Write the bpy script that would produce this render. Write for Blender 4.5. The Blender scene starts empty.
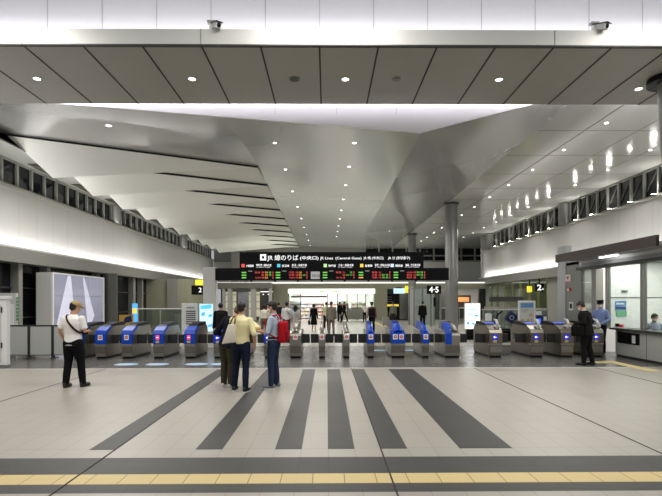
import bpy, bmesh, math, random
from mathutils import Vector, Matrix
random.seed(7)
C = bpy.context.scene.collection
CAMH = 1.68
F = 478.0
def PX(px, Y): return (px-327.0)/F*Y
def PZ(py, Y): return CAMH+(301.0-py)/F*Y
def YG(py): return CAMH*F/(py-301.0)

# ---------------------------------------------------------------- materials
def mat(name, col, rough=.5, metal=0., emit=None, es=1., noise=0., nscale=8., bump=0., spec=.5, alpha=1., trans=0.):
    m = bpy.data.materials.new(name); m.use_nodes = True
    nt = m.node_tree; b = nt.nodes['Principled BSDF']
    c = (col[0], col[1], col[2], 1)
    b.inputs['Base Color'].default_value = c
    b.inputs['Roughness'].default_value = rough
    b.inputs['Metallic'].default_value = metal
    b.inputs['Specular IOR Level'].default_value = spec
    if trans: b.inputs['Transmission Weight'].default_value = trans
    if alpha < 1: b.inputs['Alpha'].default_value = alpha
    if emit:
        b.inputs['Emission Color'].default_value = (emit[0], emit[1], emit[2], 1)
        b.inputs['Emission Strength'].default_value = es
    if noise or bump:
        tc = nt.nodes.new('ShaderNodeTexCoord'); n = nt.nodes.new('ShaderNodeTexNoise')
        n.inputs['Scale'].default_value = nscale; n.inputs['Detail'].default_value = 4
        nt.links.new(tc.outputs['Object'], n.inputs['Vector'])
        if noise:
            mx = nt.nodes.new('ShaderNodeMixRGB'); mx.blend_type = 'MULTIPLY'; mx.inputs[0].default_value = 1
            mx.inputs[1].default_value = c
            r = nt.nodes.new('ShaderNodeMapRange')
            r.inputs['To Min'].default_value = 1-noise; r.inputs['To Max'].default_value = 1+noise*.6
            nt.links.new(n.outputs['Fac'], r.inputs['Value'])
            nt.links.new(r.outputs['Result'], mx.inputs[2])
            nt.links.new(mx.outputs['Color'], b.inputs['Base Color'])
        if bump:
            bp = nt.nodes.new('ShaderNodeBump'); bp.inputs['Strength'].default_value = bump; bp.inputs['Distance'].default_value = .01
            nt.links.new(n.outputs['Fac'], bp.inputs['Height']); nt.links.new(bp.outputs['Normal'], b.inputs['Normal'])
    return m
def lin(r, g, b):
    f = lambda v: ((v/255+.055)/1.055)**2.4 if v > 10 else v/255/12.92
    return (f(r), f(g), f(b))
M = {}
def mm(key, *a, **k):
    M[key] = mat(key, *a, **k); return M[key]
mm('panel_white', lin(206,206,203), .45, noise=.04, nscale=2)
mm('cove_white', lin(236,234,238), .6, noise=.02)
mm('fascia_silver', lin(190,190,184), .4, metal=.2, noise=.04)
mm('soffit_grey', lin(166,163,152), .45, metal=.15, noise=.06, nscale=3)
mm('joint_black', (.006,.006,.006), .6)
mm('ceil_gloss', lin(184,184,182), .2, metal=.5, noise=.05, nscale=.5)
mm('ceil_white', lin(214,214,210), .13, metal=.25, noise=.03, nscale=1)
mm('ceil_matt', lin(232,232,227), .5, noise=.03)
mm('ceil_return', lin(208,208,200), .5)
mm('band', lin(205,204,202), .38, noise=.03, nscale=3)
mm('fascia_grey', lin(128,128,122), .45, noise=.04)
mm('wall_grey', lin(138,138,132), .45, noise=.05, nscale=3)
mm('wall_dark', lin(48,48,46), .4, noise=.1)
mm('wall_olive', lin(150,150,128), .5, noise=.05)
mm('night_glass', (.006,.007,.009), .08, noise=.3, spec=.25)
mm('frame_grey', lin(140,140,134), .4, metal=.3)
mm('frame_dark', lin(60,60,58), .4, metal=.3)
mm('column', lin(150,150,148), .3, metal=.55, noise=.03)
mm('black', (.006,.006,.007), .4, spec=.15)
mm('black_gloss', (.006,.006,.008), .12)
mm('rubber', (.012,.012,.012), .6)
mm('steel', lin(150,146,138), .3, metal=.8, noise=.08, nscale=6)
mm('steel_dark', lin(120,114,104), .32, metal=.75, noise=.1, nscale=5)
mm('blue', lin(8,66,176), .35, spec=.3)
mm('navy', lin(20,30,90), .3)
mm('white', lin(232,232,230), .45)
mm('off_white', lin(200,200,196), .5, noise=.03)
mm('grey_panel', lin(186,188,184), .5, noise=.04)
mm('red', lin(200,30,40), .5)
mm('pink', lin(226,70,110), .4)
mm('brown', lin(58,44,40), .45, noise=.05)
mm('yellow_sign', lin(235,225,60), .5, emit=lin(240,230,60), es=.8)
mm('lit_white', lin(240,240,240), .5, emit=(1,1,.97), es=1.4)
mm('lit_cove', lin(240,240,240), .5, emit=(1,.98,.93), es=1.3)
mm('lamp', (1,1,1), .5, emit=(1,.98,.93), es=9)
mm('uplamp', (1,1,1), .5, emit=(1,.97,.88), es=40)
mm('text_white', (.8,.8,.8), .5, emit=(1,1,1), es=.9)
mm('text_black', (.02,.02,.02), .5)
mm('led_red', (.3,.02,.02), .5, emit=(1,.12,.10), es=.8)
mm('led_green', (.05,.3,.04), .5, emit=(.25,.75,.12), es=.8)
mm('led_orange', (.4,.2,.04), .5, emit=(1,.42,.08), es=.9)
mm('led_grey', (.3,.3,.3), .5, emit=(.5,.5,.5), es=.5)
mm('lit_cyan', (.1,.5,.6), .5, emit=lin(80,190,220), es=.9)
mm('lit_blue', (.1,.2,.6), .5, emit=lin(60,90,230), es=1.3)
mm('lit_lgreen', (.4,.7,.3), .5, emit=lin(180,230,150), es=.9)
mm('lit_yellow', (.8,.6,.1), .5, emit=lin(245,205,60), es=.9)
mm('lit_lightblue', (.4,.6,.8), .5, emit=lin(196,226,240), es=1.1)
mm('lit_midblue', (.1,.4,.8), .5, emit=lin(80,165,225), es=.9)
mm('lit_orange', (.8,.3,.1), .5, emit=lin(210,110,60), es=.7)
mm('light_grey', lin(180,182,184), .5)
mm('skin', lin(196,148,120), .55)
mm('shoe_black', (.012,.012,.012), .4)
mm('hair', (.012,.010,.009), .5, bump=.5, nscale=60)
mm('tactile', lin(206,184,128), .6, bump=.4, nscale=30)
# clear glass without caustic cost
def glassmat(name, tint, mixv, rough=.03):
    m = bpy.data.materials.new(name); m.use_nodes = True; nt = m.node_tree
    nt.nodes.clear()
    o = nt.nodes.new('ShaderNodeOutputMaterial'); t = nt.nodes.new('ShaderNodeBsdfTransparent'); g = nt.nodes.new('ShaderNodeBsdfGlossy')
    d = nt.nodes.new('ShaderNodeMixShader'); t.inputs[0].default_value = (*tint, 1)
    g.inputs['Roughness'].default_value = rough; g.inputs['Color'].default_value = (.9,.9,.9,1)
    d.inputs[0].default_value = mixv
    nt.links.new(t.outputs[0], d.inputs[1]); nt.links.new(g.outputs[0], d.inputs[2]); nt.links.new(d.outputs[0], o.inputs[0])
    M[name] = m; return m
glassmat('glass', (.86,.92,.88), .10)
glassmat('glass_frost', (.55,.62,.58), .12)
glassmat('glass_office', (.88,.93,.91), .07)

def math_node(nt, op, a, b=None, c=None):
    n = nt.nodes.new('ShaderNodeMath'); n.operation = op
    for i, v in enumerate((a, b, c)):
        if v is None: continue
        if isinstance(v, (int, float)): n.inputs[i].default_value = v
        else: nt.links.new(v, n.inputs[i])
    return n.outputs[0]
def floor_mat(name, col, joint, tx, ty, offx=0., offy=0., rough=.28, jw=.006, var=.06, fine=True):
    """tiles with joints, in object coordinates (metres)"""
    m = bpy.data.materials.new(name); m.use_nodes = True; nt = m.node_tree; b = nt.nodes['Principled BSDF']
    tc = nt.nodes.new('ShaderNodeTexCoord'); s = nt.nodes.new('ShaderNodeSeparateXYZ')
    nt.links.new(tc.outputs['Object'], s.inputs[0])
    x = math_node(nt, 'ADD', s.outputs[0], 600*tx-offx); y = math_node(nt, 'ADD', s.outputs[1], 600*ty-offy)
    xs = math_node(nt, 'DIVIDE', x, tx); ys = math_node(nt, 'DIVIDE', y, ty)
    fx = math_node(nt, 'FRACT', xs); fy = math_node(nt, 'FRACT', ys)
    jx = math_node(nt, 'LESS_THAN', fx, jw/tx); jy = math_node(nt, 'LESS_THAN', fy, jw*1.3/ty)
    j = math_node(nt, 'MAXIMUM', jx, jy)
    ix = math_node(nt, 'FLOOR', xs); iy = math_node(nt, 'FLOOR', ys)
    cb = nt.nodes.new('ShaderNodeCombineXYZ'); nt.links.new(ix, cb.inputs[0]); nt.links.new(iy, cb.inputs[1])
    wn = nt.nodes.new('ShaderNodeTexWhiteNoise'); nt.links.new(cb.outputs[0], wn.inputs['Vector'])
    no = nt.nodes.new('ShaderNodeTexNoise'); no.inputs['Scale'].default_value = .6; no.inputs['Detail'].default_value = 5
    nt.links.new(tc.outputs['Object'], no.inputs['Vector'])
    v = math_node(nt, 'ADD', math_node(nt, 'MULTIPLY', wn.outputs['Value'], var), math_node(nt, 'MULTIPLY', no.outputs['Fac'], var*1.6))
    v = math_node(nt, 'ADD', v, 1-var*1.3)
    mx = nt.nodes.new('ShaderNodeMixRGB'); mx.blend_type = 'MULTIPLY'; mx.inputs[0].default_value = 1; mx.inputs[1].default_value = (*col, 1)
    nt.links.new(v, mx.inputs[2])
    m2 = nt.nodes.new('ShaderNodeMixRGB'); nt.links.new(j, m2.inputs[0]); nt.links.new(mx.outputs[0], m2.inputs[1]); m2.inputs[2].default_value = (*joint, 1)
    nt.links.new(m2.outputs[0], b.inputs['Base Color'])
    b.inputs['Roughness'].default_value = rough
    rr = math_node(nt, 'MULTIPLY_ADD', wn.outputs['Value'], .03, rough-.015); nt.links.new(rr, b.inputs['Roughness'])
    M[name] = m; return m
floor_mat('floor_light', lin(163,157,147), lin(128,122,114), .3, .6, .01, 0.05, rough=.36)
floor_mat('floor_dark', lin(58,57,54), lin(40,39,38), .3, .6, .01, 0.05, rough=.48, var=.1)
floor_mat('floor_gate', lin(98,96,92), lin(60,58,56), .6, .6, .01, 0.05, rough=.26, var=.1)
floor_mat('floor_far', lin(176,173,164), lin(130,126,118), .6, .6, .01, 0.05, rough=.24, var=.03)
floor_mat('tactile_tile', lin(206,184,128), lin(120,100,66), .3, .3, .16, 4.40, rough=.5, jw=.008)
floor_mat('band_panel', lin(203,202,200), lin(160,160,158), 1.2, 1.2, 0, 0, rough=.4, jw=.01, var=.02)

# ---------------------------------------------------------------- geometry helpers
class MB:
    def __init__(s): s.bm = bmesh.new()
    def box(s, x0, x1, y0, y1, z0, z1):
        v = [s.bm.verts.new((x, y, z)) for x in (x0, x1) for y in (y0, y1) for z in (z0, z1)]
        for f in ((0,1,3,2),(4,6,7,5),(0,4,5,1),(2,3,7,6),(0,2,6,4),(1,5,7,3)): s.bm.faces.new([v[i] for i in f])
        return s
    def face(s, *pts):
        s.bm.faces.new([s.bm.verts.new(p) for p in pts]); return s
    def slab(s, pts, up):
        """polygon extruded by vector up"""
        a = [s.bm.verts.new(p) for p in pts]; b = [s.bm.verts.new(Vector(p)+Vector(up)) for p in pts]
        s.bm.faces.new(a); s.bm.faces.new(b[::-1]); n = len(a)
        for i in range(n): s.bm.faces.new((a[i], b[i], b[(i+1) % n], a[(i+1) % n]))
        return s
    def rot_box(s, p0, p1, w, h):
        """bar from p0 to p1"""
        p0 = Vector(p0); p1 = Vector(p1); d = (p1-p0).normalized()
        u = d.cross(Vector((0,0,1)));
        if u.length < 1e-4: u = Vector((1,0,0))
        u.normalize(); v = u.cross(d)
        a = [p0+u*sx*w/2+v*sy*h/2 for sx, sy in ((-1,-1),(1,-1),(1,1),(-1,1))]
        return s.slab(a, p1-p0)
    def loft(s, rings, cap=True):
        vr = [[s.bm.verts.new(p) for p in r] for r in rings]
        n = len(vr[0])
        for a, b in zip(vr, vr[1:]):
            for i in range(n): s.bm.faces.new((a[i], a[(i+1) % n], b[(i+1) % n], b[i]))
        if cap: s.bm.faces.new(vr[0][::-1]); s.bm.faces.new(vr[-1])
        return s
    def tube(s, pts, rad, n=12, sx=1., sy=1.):
        pts = [Vector(p) for p in pts]
        if isinstance(rad, (int, float)): rad = [rad]*len(pts)
        rings = []
        ref = None
        for i, p in enumerate(pts):
            d = (pts[min(i+1, len(pts)-1)]-pts[max(i-1, 0)]).normalized()
            if ref is None:
                ref = Vector((0,1,0)) if abs(d.y) < .8 else Vector((1,0,0))
            u = d.cross(ref).normalized(); v = u.cross(d).normalized(); ref = v
            rings.append([p+u*math.cos(t)*rad[i]*sx+v*math.sin(t)*rad[i]*sy for t in [2*math.pi*k/n for k in range(n)]])
        return s.loft(rings)
    def cyl(s, x, y, z0, z1, r, n=24, r2=None):
        r2 = r if r2 is None else r2
        return s.loft([[(x+math.cos(t)*r, y+math.sin(t)*r, z0) for t in [2*math.pi*k/n for k in range(n)]],
                       [(x+math.cos(t)*r2, y+math.sin(t)*r2, z1) for t in [2*math.pi*k/n for k in range(n)]]])
    def ell(s, c, r, n=14, m=9, rot=None):
        c = Vector(c); rings = []
        for j in range(1, m):
            ph = math.pi*j/m
            ring = [Vector((r[0]*math.sin(ph)*math.cos(t), r[1]*math.sin(ph)*math.sin(t), -r[2]*math.cos(ph))) for t in [2*math.pi*k/n for k in range(n)]]
            if rot: ring = [rot@p for p in ring]
            rings.append([c+p for p in ring])
        return s.loft(rings)
    def xf(s, mtx): bmesh.ops.transform(s.bm, matrix=mtx, verts=s.bm.verts); return s
    def bevel(s, w, seg=2):
        bmesh.ops.bevel(s.bm, geom=list(s.bm.edges), offset=w, segments=seg, affect='EDGES', profile=.6); return s
    def build(s, name, m, parent=None, smooth=False):
        bmesh.ops.recalc_face_normals(s.bm, faces=s.bm.faces)
        me = bpy.data.meshes.new(name); s.bm.to_mesh(me); s.bm.free()
        if smooth:
            for p in me.polygons: p.use_smooth = True
            try: me.set_sharp_from_angle(angle=math.radians(40))
            except Exception: pass
        if isinstance(m, str): m = M[m]
        me.materials.append(m)
        o = bpy.data.objects.new(name, me); C.objects.link(o)
        if parent is not None:
            w = Vector((0,0,0)); q = parent
            while q is not None: w += q.location; q = q.parent
            me.transform(Matrix.Translation(-w)); o.parent = parent
        return o
def box(name, m, b, parent=None, bev=0):
    q = MB().box(*b)
    if bev: q.bevel(bev)
    return q.build(name, m, parent)
def tag(o, label, cat, group=None, kind=None):
    if label: o['label'] = label
    if cat: o['category'] = cat
    if group: o['group'] = group
    if kind: o['kind'] = kind
    return o
def struct(o): o['kind'] = 'structure'; return o
def thing(name, loc, label, cat, group=None, rz=0):
    o = bpy.data.objects.new(name, None); C.objects.link(o); o.location = loc; o.rotation_euler = (0,0,rz)
    o.empty_display_size = .1
    return tag(o, label, cat, group)
def dup(root, loc, label, rz=None, group=None):
    def cp(o, par):
        c = o.copy(); C.objects.link(c); c.parent = par
        for ch in list(o.children): cp(ch, c)
        return c
    r = cp(root, None); r.location = loc
    if rz is not None: r.rotation_euler = (0,0,rz)
    r['label'] = label
    if group: r['group'] = group
    return r
def dg_mesh(o):
    dg = bpy.context.evaluated_depsgraph_get(); dg.update()
    return bpy.data.meshes.new_from_object(o.evaluated_get(dg))
def text(s, name, m, x, y, z, size, parent=None, plane='XZ', align='LEFT', depth=.004, bold=0., width=None, sx=1.):
    """lettering that stands upright facing -Y ('XZ') or faces -X ('YZ-') / +X ('YZ+')"""
    cu = bpy.data.curves.new(name, 'FONT'); cu.body = s; cu.size = size; cu.align_x = align; cu.extrude = depth; cu.offset = bold
    t = bpy.data.objects.new(name, cu); C.objects.link(t)
    me = dg_mesh(t); C.objects.unlink(t); bpy.data.objects.remove(t)
    if width:
        xs = [v.co.x for v in me.vertices]
        if xs: k = width/max(1e-6, max(xs)-min(xs)); me.transform(Matrix.Diagonal((k, 1, 1, 1)))
    if plane == 'XZ': R = Matrix(((1,0,0,0),(0,0,-1,0),(0,1,0,0),(0,0,0,1)))
    elif plane == 'YZ-': R = Matrix(((0,0,-1,0),(-1,0,0,0),(0,1,0,0),(0,0,0,1)))
    elif plane == 'YZ+': R = Matrix(((0,0,1,0),(1,0,0,0),(0,1,0,0),(0,0,0,1)))
    me.transform(Matrix.Translation((x, y, z))@R)
    me.materials.clear(); me.materials.append(M[m])
    o = bpy.data.objects.new(name, me); C.objects.link(o)
    if parent is not None:
        w = Vector((0,0,0)); q = parent
        while q is not None: w += q.location; q = q.parent
        me.transform(Matrix.Translation(-w)); o.parent = parent
    return o
# ---------------------------------------------------------------- camera
cd = bpy.data.cameras.new('camera'); cam = bpy.data.objects.new('camera', cd); C.objects.link(cam)
cd.sensor_width = 36; cd.lens = F*36/662; cd.shift_y = 53/662; cd.clip_end = 200; cd.clip_start = .05
cam.location = (0,0,CAMH)
cam.rotation_euler = (Matrix.Rotation(math.radians(-.5), 3, 'Z')@Matrix.Rotation(math.radians(90), 3, 'X')@Matrix.Rotation(math.radians(-.1), 3, 'Z')).to_euler()
bpy.context.scene.camera = cam
bpy.context.scene.cycles.caustics_reflective = False
bpy.context.scene.cycles.sample_clamp_indirect = 3
bpy.context.scene.cycles.caustics_refractive = False

XL, XR = -12.3, 14.0
# ---------------------------------------------------------------- floor
def fl(name, m, x0, x1, y0, y1, z=0.):
    return struct(MB().box(x0, x1, y0, y1, z-.05, z).build(name, m))
YA = 12.0; YB = 17.9
fl('floor', 'floor_light', XL-.5, XR+.3, -4, 4.20)
fl('floor_dark_band', 'floor_dark', XL-.5, XR+.3, 4.20, 4.40)
fl('floor_tactile_band', 'tactile_tile', XL-.5, XR+.3, 4.40, 4.66)
fl('floor_dark_band', 'floor_dark', XL-.5, XR+.3, 4.66, 5.15)
fl('floor_concourse', 'floor_light', XL-.5, XR+.3, 5.15, YA)
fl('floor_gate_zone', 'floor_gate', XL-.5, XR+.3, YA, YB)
fl('floor_paid_zone', 'floor_far', XL-.5, XR+8, YB, 55)
o = .01
for k0, k1 in ((-9,-8), (-5,-4), (-2,-1), (0,1), (2,3), (5,7)):
    fl('floor_dark_stripe', 'floor_dark', o+.3*k0, o+.3*k1, 5.43, 11.75, .003)
for x in (-5.49, -2.40, .61, 3.67, 6.72, -8.6):
    struct(MB().box(x-.008, x+.008, -4, 11.9, -.04, .0045).build('floor_expansion_joint', 'joint_black'))
struct(MB().box(XL, XR, 11.93, 12.0, -.04, .004).build('floor_edge_strip', 'off_white'))
# tactile guide strips
tag(box('tactile_guide_strip', 'tactile', (7.62, 7.92, 11.2, 13.2, 0, .008)), 'short yellow tactile guide strip on the floor beside the office counter', 'tactile strip')
tag(box('tactile_guide_strip', 'tactile', (7.0, 7.6, 12.75, 13.05, 0, .008)), 'yellow tactile branch strip on the floor leading toward the rightmost gate', 'tactile strip')
tag(MB().slab([(3.6,40.5,.002),(3.9,40.5,.002),(3.9,31,.002),(3.6,31,.002)], (0,0,.006)).build('tactile_guide_strip', 'tactile'), 'thin yellow tactile line on the floor far beyond the gates', 'tactile strip')
for px, lab in ((127,'leftmost of the pale blue floor stickers in front of the gates'), (158,'second from the left of the pale blue floor stickers before the gates'), (197,'pale blue floor sticker in front of the gate with the white notice board behind'), (222,'pale blue floor sticker beside the feet of the group of three people')):
    Y = 12.78; x = PX(px, Y); t = thing('floor_sticker', (x, Y, .0), lab, 'floor sticker', 'floor stickers before the gates')
    MB().loft([[(x+.31*math.cos(a), Y+.24*math.sin(a), z) for a in [2*math.pi*k/28 for k in range(28)]] for z in (.001, .004)]).build('disc', mm('sticker_blue', lin(150,190,225), .5) if 'sticker_blue' not in M else 'sticker_blue', t)
    MB().box(x-.16, x+.16, Y-.05, Y+.05, .004, .006).build('arrow_mark', 'white', t)
    MB().face((x-.16,Y-.12,.0055),(x-.16,Y+.12,.0055),(x-.27,Y,.0055)).build('arrow_mark', 'white', t)
for px, lab in ((377,'small pale floor sticker behind the first blue narrow gate'), (412,'small pale floor sticker behind the double blue gate')):
    Y = 16.2; x = PX(px, Y)
    tag(MB().loft([[(x+.3*math.cos(a), Y+.2*math.sin(a), z) for a in [2*math.pi*k/28 for k in range(28)]] for z in (.001, .004)]).build('floor_sticker', 'sticker_blue'), lab, 'floor sticker', 'floor stickers behind the gates')

# ---------------------------------------------------------------- beam and upper white wall
bm_ = struct(MB().box(XL-4, XR+4, 9.73, 12.6, 6.87, 6.95).build('ceiling_beam_soffit', 'soffit_grey'))
jb = MB()
k = -14
while k < 15:
    x = -.14+1.2*k; jb.box(x-.018, x+.018, 9.74, 12.59, 6.862, 6.875); k += 1
struct(jb.build('ceiling_beam_joint', 'joint_black'))
struct(MB().box(XL-4, XR+4, 9.70, 9.78, 6.87, 7.19).build('wall_beam_fascia', 'fascia_silver'))
struct(MB().box(XL-4, XR+4, 9.695, 9.785, 6.862, 6.885).build('trim_1', 'frame_dark'))
jb = MB()
for k in range(-4, 5):
    x = PX(202, 9.73)+3.6*k; jb.box(x-.008, x+.008, 9.692, 9.7, 6.88, 7.19)
struct(jb.build('trim_2', 'frame_grey'))
struct(MB().box(XL-4, XR+4, 9.78, 10.6, 6.95, 7.0).build('wall_beam_top', 'cove_white'))
struct(MB().box(XL-4, XR+4, 10.6, 10.7, 6.95, 9.6).build('wall_upper_front', 'cove_white'))
jb = MB()
for k in range(-14, 15):
    x = PX(212, 10.6)+1.2*k; jb.box(x-.006, x+.006, 10.592, 10.6, 6.97, 9.6)
struct(jb.build('trim_3', mm('joint_soft', lin(190,188,190), .6)))
struct(MB().box(XL-4, XR+4, 12.5, 12.6, 6.95, 9.5).build('wall_upper_back', 'cove_white'))

# ---------------------------------------------------------------- ceiling
Kp = [(2.57,13,6.25), (2.8,23,6.62), (3.0,37,7.0), (3.25,52.3,7.35)]
def vslab(q, *pts): q.face(*pts); q.face(*[(p[0], p[1], p[2]+.05) for p in pts][::-1])
NT = 10; P = 3.3
A = [(-11.3, 17+P*i, 7.55) for i in range(NT+1)]
B = [(-11.0, 19.3+P*i, 6.64) for i in range(NT+1)]
Cc = [(-3.0, 20.8+P*i, 7.47) for i in range(NT+1)]
up = .07
U = lambda p, d=None: (p[0], p[1], p[2]+(d if d is not None else (.07 if p[1] < 20.9 and p[0] > -4 or p[1] < 18 else .10)))
g = MB()
N0 = (-11.3,13,7.36); N1 = (-3,13,6.695); K0 = Kp[0]
NL = (-12.3,13,7.44); 
vslab(g, (XL-.2,13,7.43), N0, U(A[0]), (XL-.2,17,7.6))
EASE = lambda t: 1-(1-min(1, max(0, t)))**2
def keel(y):
    t = (y-13)/39.3; return (2.57+.68*t, y, 6.25+1.1*t)
def leftz(y): return 6.695+.845*EASE((y-13)/7.8)
def grid(q, fn, nu, nv):
    vv = [[q.bm.verts.new(fn(i/nu, j/nv)) for i in range(nu+1)] for j in range(nv+1)]
    for j in range(nv):
        for i in range(nu): q.bm.faces.new((vv[j][i], vv[j][i+1], vv[j+1][i+1], vv[j+1][i]))
gs = MB()
def fA(u, v):
    x = -11.3+8.3*u; ye = 17+3.8*u; y = 13+(ye-13)*v
    z0 = 7.36-.665*u; z1 = 7.62-.08*u
    return (x, y, z0+(z1-z0)*EASE(v))
grid(gs, fA, 10, 10)
def fB(u, v):
    y = 13+39.3*v**1.4; k = keel(y); x = -3+(k[0]+3)*u; zl = leftz(y)
    return (x, y, zl+(k[2]-zl)*u)
grid(gs, fB, 12, 60)
for i in range(3):
    a, b = keel(Kp[i][1]), keel(Kp[i+1][1])
    vslab(g, a, (7.05, a[1], 7.4), (7.05, b[1], 7.4), b)
struct(gs.build('ceiling_folded', 'ceil_gloss', None, True))
struct(g.build('ceiling_folded_right', 'ceil_gloss'))
# panel joints of the glossy ceiling, set flush in its underside
jb = MB()
def lerp(a, b, t): return tuple(a[j]+t*(b[j]-a[j]) for j in range(3))
for t in (.25, .5, .75):
    for a, b in [(keel(13), keel(52.3))]:
        p0 = lerp(a, (7.05, a[1], 7.4), t); p1 = lerp(b, (7.05, b[1], 7.4), t)
        jb.rot_box((p0[0], p0[1], p0[2]-.001), (p1[0], p1[1], p1[2]-.001), .012, .006)
struct(jb.build('trim_4', 'frame_grey'))
g = MB()
for i in range(NT): vslab(g, A[i], B[i], Cc[i])
struct(g.build('ceiling_sail', 'ceil_matt'))
g = MB()
for i in range(NT): vslab(g, B[i], U(A[i+1]), Cc[i]); vslab(g, U(A[i+1]), U(Cc[i+1]), Cc[i])
for i in range(NT): vslab(g, (XL-.1, B[i][1], 6.64+.75), (XL-.1, A[i+1][1], 7.68), U(A[i+1]), B[i])
struct(g.build('ceiling_return', 'ceil_return'))
g = MB()
for i in range(NT):
    a, c = A[i], Cc[i]; g.face(U(a, 0), U(c, 0), U(c), U(a))
struct(g.build('ceiling_slot', 'joint_black'))
struct(MB().box(XL-.2, -11.15, 13, 52.3, 7.22, 7.27).build('ceiling_left_edge', 'fascia_grey'))
# flat right ceiling
struct(MB().box(7.05, XR+.3, 13, 42.7, 7.4, 7.46).build('ceiling_flat', 'ceil_white'))
struct(MB().box(7.05, XR+8, 42.7, 52.3, 7.4, 7.46).build('ceiling_flat_rear', 'ceil_white'))
jb = MB()
jb.box(8.67, 8.70, 13, 52, 7.392, 7.401)
for x in (10.5, 12.3): jb.box(x-.007, x+.007, 13, 52, 7.393, 7.401)
for k in range(13): jb.box(7.1, XR, 16+2.75*k, 16.008+2.75*k, 7.393, 7.401)
struct(jb.build('trim_5', mm('joint_brown', lin(84,82,78), .6)))
# white fascia above the ceiling's near edge
e = [(XL-.2,7.43), (-11.3,7.36), (-3,6.695), (2.57,6.25), (7.05,7.4), (XR+.3,7.4)]
g = MB(); g.slab([(x, 12.98, z) for x, z in e]+[(XR+.3,12.98,9.5), (XL-.2,12.98,9.5)], (0,.04,0))
struct(g.build('wall_ceiling_edge', 'cove_white'))
jb = MB()
for px in (158, 216, 275.5, 337, 397, 458, 517):
    x = PX(px, 12.95); jb.box(x-.006, x+.006, 12.97, 12.98, 7.5 if px < 200 or px > 500 else (6.9 if px < 270 else 6.75 if px < 430 else 6.9), 9.4)
struct(jb.build('trim_6', 'joint_soft'))
struct(MB().box(XL-4.5, XR+8.5, 9.4, 53, 9.6, 9.7).build('ceiling_light_block', 'wall_dark'))  # unseen sheet added to stop world light leaking in from above

# ---------------------------------------------------------------- side walls
def wall(name, m, b): return struct(MB().box(*b).build(name, m))
# left: lit band, cornice, fascia, wall behind
wall('wall_left', 'band_panel', (XL-.2, XL, 12.6, 52, 3.82, 6.05))
wall('trim_7', 'fascia_silver', (XL-.2, XL+.12, 12.6, 52, 6.05, 6.17))
wall('trim_8', 'fascia_grey', (XL-.2, XL+.45, 12.6, 52, 3.18, 3.72))
wall('trim_9', 'off_white', (XL+.40, XL+.45, 12.6, 52, 3.72, 3.80))
wall('wall_left_upper', 'wall_grey', (XL-.3, XL-.2, 12.6, 52, 7.1, 9.6))
wall('wall_left_front', 'wall_grey', (XL-.5, XL-.3, -4, 12.6, 0, 9.6))
wall('wall_left_lower', 'night_glass', (XL-.3, XL-.2, 12.6, 52, 0, 3.2))
n = 0; wn = 0
def clerestory(x, s, y0, pitch, cnt, z0, z1, skip=()):
    """dark night window panes with grey frames; s = +1 faces +X"""
    global wn
    for k in range(cnt):
        wn += 1; ya = y0+k*pitch; yb = ya+pitch
        xa, xb = sorted((x-s*.12, x-s*.08))
        w = struct(MB().box(xa, xb, ya, yb, z0, z1).build('window_%d' % wn, 'night_glass'))
        f = MB(); fa, fb = sorted((x-s*.08, x+s*.02))
        f.box(fa, fb, ya-.05, ya+.05, z0, z1); f.box(fa, fb, ya+.05, yb-.05, z0, z0+.09); f.box(fa, fb, ya+.05, yb-.05, z1-.07, z1)
        f.build('window_frame', 'frame_grey', w)
        if s < 0:
            b_ = MB(); b_.rot_box((x+.05, ya+.1, z1-.1), (x+.05, yb-.15, z0+.35), .04, .05); b_.build('brace', mm('brace_dim', lin(62,62,60), .5) if 'brace_dim' not in M else 'brace_dim', w)
            # strut before the opaque pane, its dim grey imitating darkness behind glass
clerestory(XL, 1, 12.7, .92, 42, 6.17, 7.22)
clerestory(XR, -1, 12.7, .92, 32, 6.1, 7.38)
# pilasters on dark lower left wall
for y, w in ((15,.25),(17.2,.2),(19,.25),(20.9,.3),(25.5,.3),(26.8,.2),(30.2,.35),(31.6,.25),(34.5,.3),(36,.2),(38,.4),(40.5,.3)):
    wall('trim_10', 'wall_grey' if w > .22 else 'frame_dark', (XL-.2, XL+.12, y, y+w, 0, 3.2))
for z in (1.0, 2.2): wall('trim_11', 'frame_dark', (XL-.2, XL-.12, 12.6, 52, z, z+.06))
wall('wall_left_block', 'wall_olive', (XL-.2, -9.55, 33.2, 41, 0, 3.22))
wall('wall_left_pier', 'wall_grey', (-11.0, -10.3, 33.0, 33.25, 0, 3.2))
# right
wall('wall_right', 'band_panel', (XR, XR+.2, 12.6, 42.6, 3.7, 6.05))
wall('trim_12', 'fascia_silver', (XR-.12, XR+.2, 12.6, 42.6, 6.02, 6.1))
wall('wall_right_upper', 'wall_grey', (XR+.2, XR+.3, 12.6, 42.6, 7.1, 9.6))
wall('trim_13', 'fascia_grey', (XR-.45, XR+.2, 18, 42.6, 3.1, 3.62))
wall('trim_14', 'off_white', (XR-.45, XR-.40, 18, 42.6, 3.62, 3.70))
wall('wall_right_end', 'band_panel', (XR-.2, XR+8, 42.6, 42.7, 3.1, 7.4))
wall('wall_right_solid', 'wall_grey', (XR, XR+.2, 17, 30.2, 0, 3.2))
wall('wall_right_front', 'wall_grey', (XR+.2, XR+.3, -4, 12.6, 0, 9.6))
wall('wall_right_shop_back', 'wall_olive', (XR+2.0, XR+2.1, 30.2, 42.6, 0, 3.2))
wall('ceiling_right_shop', 'white', (XR, XR+2.1, 30.2, 42.6, 3.1, 3.15))
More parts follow.
